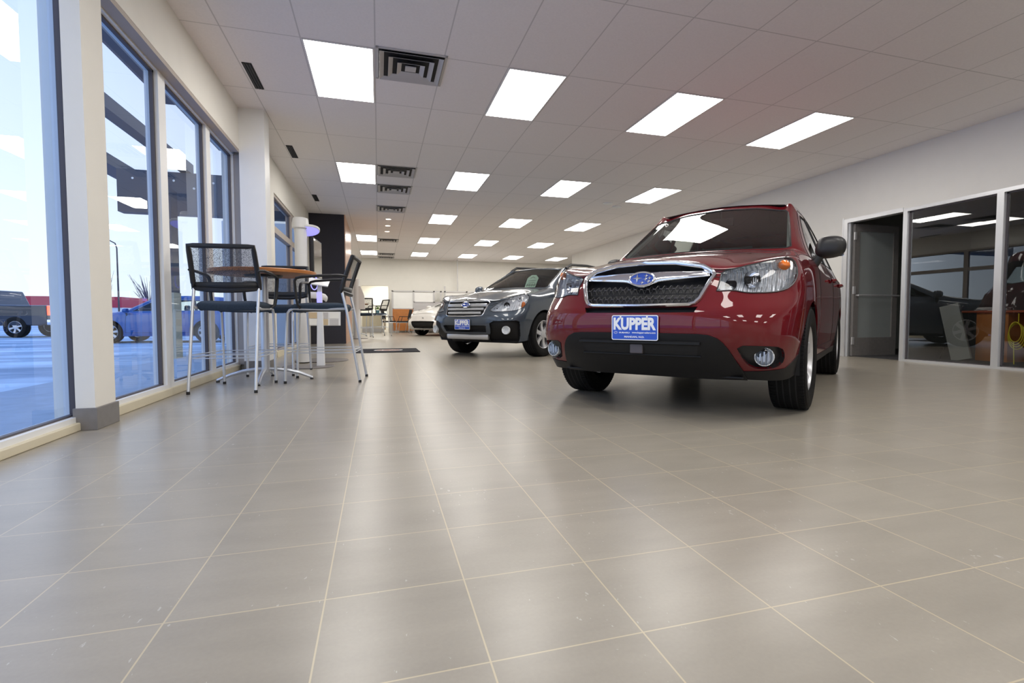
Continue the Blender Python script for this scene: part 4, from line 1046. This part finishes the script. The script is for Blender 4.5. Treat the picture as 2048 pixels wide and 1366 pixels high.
# ------------------------------------------------------------------ bar stools
def make_stool():
    t = thing('bar_stool', '', 'bar stool')
    def sf(a, b):
        x = (a - .5) * 2; y = (b - .5) * 2
        sx = x * math.sqrt(max(0, 1 - .10 * y * y)); edge = max(abs(x), abs(y)); drop = .030 * edge ** 6
        return (sx * .245, .04 + y * .245, .765 - drop - .018 * (y > .3) * (y - .3) + .010 * x * x - .008)
    s_ = MB(); s_.grid(sf, 14, 14)
    seat = s_.build('seat', M['stoolfab'], t, True)
    d = seat.modifiers.new('s', 'SOLIDIFY'); d.thickness = .068; d.offset = -1 if seat.data.polygons[0].normal.z > 0 else 1
    d = seat.modifiers.new('b', 'BEVEL'); d.width = .018; d.segments = 3; d.limit_method = 'ANGLE'; d.angle_limit = R(50)
    MB().bb(-.20, .20, -.17, .25, .676, .694).build('seat_pan', M['blackplastic'], seat, bevel=.01)
    # backrest frame: curved slightly
    def bk(x, z):  # x -1..1, z 0..1
        return Vector((x * lerp(.252, .240, z), lerp(-.175, -.285, z ** 1.1) - .045 * (1 - x * x) * (1.1 - z), lerp(.862, 1.195, z) - (.022 * (1 - x * x) if z < .05 else 0)))
    per = [bk(-1 + 2 * i / 12, 0) for i in range(13)] + [bk(1, i / 8) for i in range(1, 9)] + [bk(1 - 2 * i / 12, 1) for i in range(1, 13)] + [bk(-1, 1 - i / 8) for i in range(1, 8)]
    fr = MB().tube(per, .020, 8, True, flat=(1, 1)).build('backrest', M['blackplastic'], t, True)
    MB().grid(lambda a, b: tuple(bk(-1 + 2 * a, b)), 14, 8).build('mesh_panel', M['weave'], fr, True)
    MB().grid(lambda a, b: tuple(bk(-1 + 2 * a, b * .14) + Vector((0, .004, 0))), 14, 2).build('lower_rail', M['blackplastic'], fr, True, solid=.014)
    for s in (-1, 1):
        MB().tube([(s * .255, -.235, 1.005), (s * .275, -.16, 1.012), (s * .283, 0, 1.005), (s * .285, .16, .992), (s * .284, .205, .98), (s * .280, .222, .95), (s * .272, .215, .82), (s * .262, .205, .735), (s * .235, .19, .705)], [.012, .015, .016, .016, .016, .015, .014, .013, .012], 8, flat=(.8, 1.1)).build('armrest', M['blackplastic'], t, True)
        bl = MB().tube([(s * .25, -.335, .012), (s * .248, -.29, .28), (s * .246, -.225, .68), (s * .246, -.185, .86)], [.0125] * 4, 8).build('leg', M['tube'], t, True)
        MB().lathe([(.014, 0), (.014, .022), (.0125, .024)], 12, c=(s * .25, -.336, 0)).build('foot_cap', M['blackplastic'], bl)
        fl = MB().tube([(s * .222, .335, .012), (s * .222, .325, .30), (s * .222, .305, .655), (s * .220, .285, .685), (s * .216, .25, .698), (s * .215, -.05, .694), (s * .235, -.20, .700), (s * .246, -.215, .71)], .0125, 8).build('leg', M['tube'], t, True)
        MB().lathe([(.014, 0), (.014, .022), (.0125, .024)], 12, c=(s * .222, .3355, 0)).build('foot_cap', M['blackplastic'], fl)
    rg = MB()
    for z in (.285, .312):
        rg.tube([(-.248, -.285, z), (-.222, .335, z), (.222, .335, z), (.248, -.285, z), (-.248, -.285, z)], .0045, 6)
    rg.build('foot_ring', M['tube'], t, True)
    return t
def head(v): return math.atan2(v[1], v[0]) - math.pi / 2
st0 = make_stool(); st0.location = (-1.187, 5.045, 0); st0.rotation_euler = (0, 0, head((.062, .66)))
tag(st0, 'mesh-back bar stool nearest the camera with its back turned, left of the table', 'bar stool', 'bar stools')
for (x, y, h, lb) in ((-.485, 5.452, head((-.65, .065)), 'mesh-back bar stool on the right of the round table, seen in profile facing left'),
                      (-1.053, 6.285, head((-.066, -.63)), 'mesh-back bar stool on the far side of the round table facing the camera'),
                      (-.44, 16.95, head((-.1, 1)), 'distant bar stool with its black mesh back turned, by the far white kiosk'),
                      (.0, 17.95, head((-.85, -.40)), 'distant bar stool facing left in profile before the alcove opening')):
    o = copy_tree(st0); o.name = 'bar_stool'; o.location = (x, y, 0); o.rotation_euler = (0, 0, h); tag(o, lb, 'bar stool', 'bar stools')

def make_table(label, loc, wood='wood'):
    t = thing('bar_table', label, 'table', loc)
    MB().lathe([(.001, 1.028), (.455, 1.028), (.470, 1.034), (.472, 1.060), (.466, 1.066), (.001, 1.066)], 64).build('tabletop', M[wood], t, True, angle=30)
    MB().lathe([(.001, 1.008), (.16, 1.008), (.17, 1.027)], 32).build('top_plate', M['blackplastic'], t, True)
    MB().lathe([(.037, .10), (.037, 1.01)], 28).lathe([(.045, .085), (.045, .12)], 28).build('pedestal', M['tube'], t, True)
    for k in range(4):
        a = R(45 + 90 * k) - R(43); c, s = math.cos(a), math.sin(a)
        lg = MB().tube([(c * q, s * q, z) for q, z in ((.02, .115), (.10, .112), (.20, .098), (.30, .070), (.38, .036), (.42, .018))], [.018, .018, .017, .016, .015, .013], 8).build('leg', M['tube'], t, True)
        MB().lathe([(.016, 0), (.016, .012)], 12, c=(c * .412, s * .412, 0)).build('foot_cap', M['blackplastic'], lg)
    return t
make_table('round bar-height table with orange wood edge and silver pedestal by the windows', (-1.06, 5.57, 0))
make_table('distant round bar-height table between two stools near the alcove', (-.78, 17.8, 0))

# ------------------------------------------------------------------ kiosks
k = thing('display_kiosk', 'tall white kiosk with blue-lit round cap, screen and brochure rack by the charcoal wall', 'kiosk', (-.985, 7.60, 0))
MB().lathe([(.36, 0), (.365, .006), (.36, .014), (.001, .016)], 48).build('base_disc', M['disc'], k, True, angle=30).location = (.20, .30, 0)
MB().lathe([(.078, .015), (.078, 1.90)], 32, sc=(1.0, 1.25)).build('column', M['kwhite'], k, True, angle=30)
MB().lathe([(.080, 1.80), (.105, 1.81), (.105, 1.86), (.098, 1.93), (.09, 1.945), (.001, 1.945)], 36, sc=(1., 1.25)).build('column_cap', M['kwhite'], k, True, angle=30)
cp = MB().lathe([(.001, 1.842), (.158, 1.842), (.163, 1.85), (.163, 1.872), (.001, 1.878)], 40).build('round_canopy', M['kwhite'], k, True, angle=30); cp.data.transform(Matrix.Translation((0, 0, -1.85))); cp.location = (.075, .05, 1.79); cp.rotation_euler = (R(-15), R(-6), 0)
MB().lathe([(.001, -.012), (.150, -.012), (.150, -.008)], 40).build('glow_disc', M['purple'], cp)
sc_ = MB().box((0, 0, 1.44), (.035, .62, .55)).build('screen', M['blackplastic'], k, bevel=.008); sc_.location = (.155, .36, 0); sc_.rotation_euler = (0, 0, R(-4))
MB().bb(.0178, .0195, -.29, .29, 1.19, 1.69).build('screen_glass', M['screen'], sc_)
br = MB().box((0, 0, 0), (.44, .015, .20), rx=R(-12)).build('brochure_rack', M['kwhite'], k); br.location = (.25, .22, .60)
for i in range(2):
    for j in range(3):
        o = MB().box((0, 0, 0), (.118, .004, .085), rx=R(-12)).build('brochure', M[('paper', 'tan', 'grey')[(i + j) % 3]], br); o.location = (-.14 + j * .138, -.012 + (.0 if i else .01) - .018 * (0 if i else -1) * 0, -.048 + .095 * i)
        o.location.y = -.012 + .021 * (o.location.z / .1)
MB().tube([(-.01, .1, .93), (.20, .12, .92), (.27, .18, .90), (.28, .3, .88)], .045, 8, flat=(1, .4)).build('desk_shelf', M['kwhite'], k, True)
rg = MB().tube([(.05 * math.cos(q), 0, .09 * math.sin(q)) for q in [2 * math.pi * i / 24 for i in range(24)]], .007, 6, True).build('blue_emblem', M['purple'], k, True); rg.location = (.155, .02, 1.085); rg.rotation_euler = (0, 0, R(35))
k = thing('tablet_stand', 'narrow white tapering stand with slanted tablet top on a dark round base', 'kiosk', (-.70, 6.98, 0))
MB().lathe([(.30, 0), (.305, .005), (.30, .012), (.001, .013)], 48).build('base_disc', M['disc'], k, True, angle=30).location = (-.14, .0, 0)
MB().box((0, 0, .51), (.095, .07, 1.0), taper=.55).build('post', M['kwhite'], k, bevel=.006)
MB().bb(-.030, .030, -.0445, -.0405, .78, .93).build('light_strip', M['purple'], k)
MB().box((-.02, .02, 1.06), (.26, .20, .018), rx=R(25), ry=R(8)).build('tablet', M['kwhite'], k, bevel=.006)
k = thing('display_kiosk', 'distant pale blue-white tapered kiosk behind the charcoal block', 'kiosk', (-.60, 14.9 + .9, 0))
MB().lathe([(.30, 0), (.30, .012)], 32).build('base_disc', M['disc'], k)
MB().lathe([(.10, .012), (.10, 1.72), (.001, 1.73)], 24).build('column', M['kwhite'], k, True, angle=30)
m_ = MB(); m_.prism([(-.16, .85), (.24, .85), (.22, 1.25), (.12, 1.52), (-.14, 1.52)], -.08, -.05); m_.build('display_panel', M['kwhite'], k, bevel=.01)

# ------------------------------------------------------------------ floor mat
k = thing('floor_mat', 'flat black entrance mat with a pale red and white emblem', 'mat', (.15, 9.93, 0))
MB().bb(-.55, .56, -.54, .56, .0, .010).build('mat_pad', M['mat'], k, bevel=.003)
e = MB(); a_ = .26
e.add([(.02 + .26 * math.cos(q), .02 + .20 * math.sin(q), .0112) for q in [2 * math.pi * i / 30 for i in range(30)]], [tuple(range(30))])
e.add([(.02 + .22 * math.cos(q), .02 + .16 * math.sin(q), .0118) for q in [2 * math.pi * i / 30 for i in range(30)]], [tuple(range(30))], 1)
for x, y, r_ in ((-.08, .03, .09), (.09, .07, .05), (.14, 0, .05), (.05, -.05, .05)): e.add([(x + (r_ if i % 2 == 0 else r_ * .25) * math.cos(math.pi / 4 * i), y + (r_ if i % 2 == 0 else r_ * .25) * math.sin(math.pi / 4 * i), .0124) for i in range(8)], [tuple(range(8))])
e.build('mat_emblem', [M['paper'], M['redwood']], k)

# ------------------------------------------------------------------ far end: cubicles, counter, chairs
YC = 21.55
k = thing('cubicle_partition', 'framed cubicle partition with frosted upper glass along the back wall', 'partition', (0, YC, 0))
fr = MB()
for x in (.55, 1.38, 2.20, 2.48, 2.64, 3.55, 4.4): fr.bb(x - .03, x + .03, -.03, .03, 0, 1.90 if x == 2.64 else 1.70)
fr.bb(.52, 4.43, -.03, .03, 1.65, 1.70); fr.bb(1.38, 4.4, -.03, .03, 1.22, 1.26); fr.bb(.55, 1.38, -.03, .03, .95, .99)
fr.build('frame', M['grey'], k)
MB().bb(.58, 1.35, -.005, .005, .99, 1.65).bb(1.41, 2.17, -.005, .005, 1.26, 1.65).bb(2.67, 3.52, -.005, .005, 1.26, 1.65).build('frosted_pane', M['paper'], k)
MB().bb(.55, 1.36, -.035, .02, .08, .95).build('wood_panel', M['wood'], k)
MB().bb(1.41, 4.4, -.02, .02, .05, 1.22).build('lower_panel', M['grey'], k)
k = thing('floor_pole', 'thin grey pole running from the partition top up to the ceiling', 'pole', (3.17, YC, 1.70)); MB().lathe([(.025, 0), (.025, CZ - 1.70)], 12).build('pole_tube', M['grey'], k, True)
k = thing('office_desk', 'low reddish wood desk with dark printer on top behind the white coupe', 'desk', (2.45, 20.9, 0))
MB().bb(-.65, .9, -.3, .3, .72, .76).build('desktop', M['wood'], k, bevel=.004); MB().bb(-.65, -.61, -.28, .28, 0, .72).bb(.86, .9, -.28, .28, 0, .72).build('side_panel', M['redwood'], k); MB().bb(-.6, .85, .25, .27, .1, .7).build('modesty_panel', M['redwood'], k)
k = thing('printer', 'flat dark printer on the desk behind the white coupe', 'printer', (2.25, 20.9, .76)); MB().bb(-.30, .38, -.2, .2, .0, .14).build('printer_case', M['blackplastic'], k, bevel=.01); MB().bb(-.26, .34, -.22, -.2, .04, .06).build('paper_tray', M['alu_dark'], k)
k = thing('reception_counter', 'cream reception counter with tan end panel inside the alcove opening', 'counter', (-.15, 22.9, 0))
MB().bb(-.55, .42, -.35, .35, .74, .78).build('countertop', M['tan'], k, bevel=.004); MB().bb(-.5, .30, -.30, .30, .16, .74).build('counter_body', M['cream'], k); MB().bb(-.5, .38, -.32, .30, 0, .16).build('kick_base', M['grey'], k)
m_ = MB(); m_.prism([(.22, .58), (.46, .70), (.44, .10), (.38, .10), (.34, .50)], -.34, -.31); m_.build('end_panel', M['tan'], k)
k = thing('potted_plant', 'small bushy green plant in a blue pot on the reception counter', 'plant', (-.03, 22.7, .78))
MB().lathe([(.07, 0), (.09, .14), (.08, .14), (.07, .10), (.001, .10)], 20).build('pot', M['potblue'], k, True)
lf = MB()
for i in range(130):
    a = random.uniform(0, 6.28); e_ = random.uniform(.1, 1.5); r_ = random.uniform(.06, .19); c = Vector((math.cos(a) * math.cos(e_) * r_, math.sin(a) * math.cos(e_) * r_, .16 + math.sin(e_) * r_ * .9))
    d_ = Vector((random.uniform(-1, 1), random.uniform(-1, 1), random.uniform(-.3, 1))).normalized(); p_ = d_.cross(Vector((0, 0, 1))).normalized() * .018
    lf.add([c - d_ * .035, c + p_, c + d_ * .04, c - p_], [(0, 1, 2, 3)])
lf.build('foliage', M['leaf'], k)

def guest_chair():
    t = thing('guest_chair', '', 'chair')
    MB().box((0, .0, .45), (.46, .44, .06)).build('seat', M['seatfab'], t, bevel=.02)
    MB().grid(lambda a, b: ((a - .5) * .44, -.20 - .08 * b, .55 + .36 * b), 6, 6).build('backrest', M['seatfab'], t, True, solid=.03)
    for s in (-1, 1):
        MB().tube([(s * .21, -.26, .60), (s * .22, -.22, .42), (s * .23, -.28, .015)], .011, 6).build('leg', M['tube'], t, True)
        MB().tube([(s * .23, .26, .015), (s * .23, .20, .42), (s * .22, -.18, .42)], .011, 6).build('leg', M['tube'], t, True)
        MB().tube([(s * .25, -.23, .64), (s * .26, .10, .65), (s * .25, .16, .45)], .013, 6).build('armrest', M['blackplastic'], t, True)
    return t
g0 = guest_chair(); g0.location = (.92, 20.2, 0); g0.rotation_euler = (0, 0, R(75)); tag(g0, 'black guest chair with silver legs before the wood panel, left one', 'chair', 'guest chairs')
for x, y, rz, lb in ((1.32, 20.95, R(100), 'black guest chair before the wood panel, right one near the white coupe'), (.40, 21.0, R(-75), 'dark guest chair partly hidden at the alcove corner')):
    o = copy_tree(g0); o.name = 'guest_chair'; o.location = (x, y, 0); o.rotation_euler = (0, 0, rz); tag(o, lb, 'chair', 'guest chairs')

# ------------------------------------------------------------------ office contents
k = thing('office_desk', 'reddish brown wooden desk behind the office glass on the right', 'desk', (8.52, 5.05, .012))
MB().bb(-.44, .45, -2.1, .42, .675, .705).build('desktop', M['redwood'], k, bevel=.004)
MB().bb(-.40, .36, -.23, .16, 0, .675).build('pedestal', M['wood'], k, bevel=.004); MB().bb(.30, .33, -2.0, -.23, .12, .675).build('modesty_panel', M['redwood'], k); MB().bb(-.40, .36, -2.08, -2.04, 0, .675).build('side_panel', M['redwood'], k)
k = thing('paper_stack', 'small messy stack of pale papers on the office desk', 'papers', (8.35, 5.15, .718))
for i in range(6): MB().box((random.uniform(-.03, .03), random.uniform(-.03, .03), .004 + i * .008), (.22, .30, .006), rz=random.uniform(-.5, .5)).build('paper_sheet', M[('paper', 'grey')[i % 2]], k)
k = thing('display_board', 'pale grey board leaning against the desk in the dark office', 'board', (7.88, 5.32, .012))
MB().box((0, .0, .40), (.03, .26, .80), rx=R(-14)).build('board_panel', M['officewall'], k)
MB().tube([(.0, .20, .0), (.0, -.09, .78)], .010, 6).build('board_leg', M['blackplastic'], k, True)
k = thing('computer_monitor', 'black computer monitor standing on the office desk', 'monitor', (8.55, 4.3, .718))
MB().box((0, 0, .30), (.04, .52, .34), rz=R(20)).build('screen_panel', M['blackplastic'], k, bevel=.008); MB().lathe([(.10, 0), (.10, .012), (.02, .02), (.02, .2)], 20).build('monitor_stand', M['blackplastic'], k)
k = thing('office_chair', 'dark wheeled office chair beyond the desk in the unlit office', 'chair', (9.5, 4.1, .012))
MB().box((0, 0, .47), (.5, .5, .09)).build('seat', M['seatfab'], k, bevel=.03); MB().box((.24, 0, .85), (.08, .46, .62)).build('backrest', M['seatfab'], k, bevel=.03); MB().lathe([(.025, .06), (.025, .43)], 12).build('gas_post', M['blackplastic'], k)
for i in range(5): MB().tube([(0, 0, .10), (.28 * math.cos(i * 1.2566), .28 * math.sin(i * 1.2566), .055)], .018, 6).box((.28 * math.cos(i * 1.2566), .28 * math.sin(i * 1.2566), .025), (.05, .05, .05)).build('leg', M['blackplastic'], k)
k = thing('cable_coil', 'loose loops of yellow cable hanging at the side of the desk', 'cable', (7.92, 4.62, .012))
for i in range(4): MB().tube([(.0 + .012 * i, (.07 + .01 * i) * math.cos(q), .42 - .02 * i + (.13 + .012 * i) * math.sin(q)) for q in [2 * math.pi * j / 24 for j in range(24)]], .006, 6, True).build('cable_loop', M['yellow'], k, True)
MB().tube([(.02, -.02, .66), (.02, -.02, .54)], .006, 5).tube([(-.0, 0, .0), (.01, .02, .3)], .006, 5).build('cable_end', M['yellow'], k)

# ------------------------------------------------------------------ outside
struct(MB().bb(-140, -1.75, -60, 160, -.25, -.15).build('ground_snow', M['snow']))
struct(MB().bb(-3.1, -1.72, YN, 14, -.2, -.02).build('sidewalk', mat('concrete_walk', (.40, .50, .60), .8, noise=(8, .2), bump=(60, .2))))
k = thing('entrance_canopy', 'dark metal canopy with deep fascia and beams above the windows outside', 'canopy', (0, 0, 0))
MB().bb(-2.45, -1.72, 4.9, 7.4, 3.2, 3.35).build('eave', M['canopy'], k); MB().bb(-3.48, -3.30, 7.6, 11.3, 3.30, 3.48).build('beam', M['canopy'], k)
MB().bb(-5.3, -4.9, 11.5, 16.5, 3.55, 3.75).build('beam', M['canopy'], k)
MB().bb(-4.45, -1.72, 11.1, 11.35, 2.52, 3.28).build('fascia', M['canopy'], k); MB().bb(-4.45, -1.72, 11.35, 13.6, 3.1, 3.28).build('soffit', M['canopy'], k)
for i in range(8):
    MB().lathe([(.02, 0), (.02, -.02)], 8, c=(0, 0, 0), axis='Y').build('bolt', M['alu'], k).location = (-4.2 + .32 * i, 11.1, 3.12 - .12 * (i % 2))
k = thing('porch_column', 'exterior column, dark above and cream below with black diamond marks, outside the windows', 'column', (-3.15, 9.35, -.02))
MB().bb(-.14, .14, -.14, .14, 1.02, 2.60).build('upper_shaft', M['canopy'], k); MB().bb(-.15, .15, -.15, .15, 0, 1.02).build('lower_shaft', M['yellowpost'], k)
for z in (.22, .55, .72, .90): MB().box((0, -.152, z), (.10, .006, .10), ry=R(45)).build('diamond_mark', M['blackplastic'], k)
struct(MB().bb(-4.3, -1.72, 17.0, 22.8, -.15, 3.4).build('wall_outside', M['extwall']))
k = thing('street_lamp', 'tall curved street lamp standing far out on the lot', 'street lamp', (-15.35, 38.0, -.15))
MB().tube([(0, 0, 0), (0, 0, 5.0), (-.08, 0, 5.3), (-.5, 0, 5.55), (-1.3, 0, 5.6)], [.06, .04, .035, .03, .03], 8).build('pole', M['alu_dark'], k, True); MB().box((-1.6, 0, 5.58), (.7, .25, .12)).build('lamp_head', M['alu_dark'], k, bevel=.03)
k = thing('red_building', 'long low red building far across the lot', 'building', (-36, 60, -.15))
MB().bb(-3.3, 12, 0, 6, 1.7, 2.75).build('upper_band', M['redbld'], k); MB().bb(-3.3, 12, .1, 6, 0, 1.7).build('wall', M['extwall'], k)
def tree(nm, lb, loc, h, w, m, bare):
    k = thing(nm, lb, 'tree', loc); random.seed(int(abs(loc[0]) * 7))
    if bare:
        b = MB()
        b.tube([(0, 0, 0), (0, 0, h * .4)], [.12, .08], 6)
        for i in range(46):
            a = random.uniform(0, 6.28); t0 = random.uniform(.25, .6); e_ = (math.cos(a) * w * random.uniform(.3, 1), math.sin(a) * w * random.uniform(.3, 1), h * random.uniform(.6, 1))
            b.tube([(0, 0, h * t0 * .6), (e_[0] * .5, e_[1] * .5, h * t0 + (e_[2] - h * t0) * .4), e_], [.05, .03, .01], 4)
        b.build('branches', M[m], k)
    else:
        b = MB()
        b.tube([(0, 0, 0), (0, 0, h * .4)], .15, 6)
        for i in range(500):
            a = random.uniform(0, 6.28); q = random.uniform(0, 1); rad = w * math.sqrt(random.uniform(.05, 1)) * math.sin(math.pi * (.15 + .8 * q)); c = Vector((math.cos(a) * rad, math.sin(a) * rad, h * (.2 + .8 * q)))
            s_ = random.uniform(.15, .35); v = [c + Vector((random.uniform(-s_, s_), random.uniform(-s_, s_), random.uniform(-s_, s_))) for _ in range(3)]; b.add(v, [(0, 1, 2)])
        b.build('foliage', M[m], k)
tree('bare_tree', 'bare thin tree above the red building at the far left', (-54, 76, 0), 6.5, 2.6, 'bark', True)
tree('evergreen_tree', 'dark evergreen tree behind the red building, right of the bare tree', (-47, 76, 0), 5.4, 3.4, 'green', False)
tree('evergreen_tree', 'distant low dark evergreen behind the left end of the red building', (-60, 80, 0), 4.2, 3.0, 'green', False)
tree('bare_tree', 'round purple bare tree above the roof of the blue hatchback', (-27.5, 76, 0), 6.0, 2.3, 'bark', True)
tree('bare_tree', 'small spindly bare tree beside the street lamp', (-32.0, 76, 0), 6.8, 1.1, 'bark', True)

# ------------------------------------------------------------------ world
for k_ in ('purple', 'taillit', 'spot'): M[k_].cycles.emission_sampling = 'NONE'
M['lamp'].cycles.emission_sampling = 'FRONT'
def portal(y0, y1, z0, z1, x):
    l_ = bpy.data.lights.new('daylight_portal', 'AREA'); l_.shape = 'RECTANGLE'; l_.size = z1 - z0; l_.size_y = y1 - y0; l_.cycles.is_portal = True
    o_ = bpy.data.objects.new('daylight_portal', l_); C.objects.link(o_); o_.location = (x, (y0 + y1) / 2, (z0 + z1) / 2); o_.rotation_euler = (0, R(-90), 0)
portal(-5.1, 3.5, .05, 2.58, -1.69); portal(3.66, 6.82, .06, 2.52, -1.69); portal(8.85, 12.2, .1, 2.5, -1.64)
wd = bpy.data.worlds.new('dusk'); SC.world = wd; wd.use_nodes = True; N = wd.node_tree.nodes; L = wd.node_tree.links; N.clear()
o = N.new('ShaderNodeOutputWorld'); b = N.new('ShaderNodeBackground'); tc = N.new('ShaderNodeTexCoord'); sp = N.new('ShaderNodeSeparateXYZ'); cr = N.new('ShaderNodeValToRGB')
L.new(tc.outputs['Generated'], sp.inputs[0]); L.new(sp.outputs[2], cr.inputs[0]); L.new(cr.outputs[0], b.inputs[0]); L.new(b.outputs[0], o.inputs[0])
E_ = cr.color_ramp.elements; E_[0].position = 0.; E_[0].color = (.86, .92, 1., 1); E_[1].position = 1.; E_[1].color = (.16, .38, 1., 1); e1 = cr.color_ramp.elements.new(.40); e1.color = (.57, .68, 1., 1)
b.inputs[1].default_value = 1.45
SC.view_settings.view_transform = 'Standard'; SC.view_settings.look = 'None'; SC.view_settings.gamma = 1; SC.view_settings.use_curve_mapping = False
SC.view_settings.exposure = .05
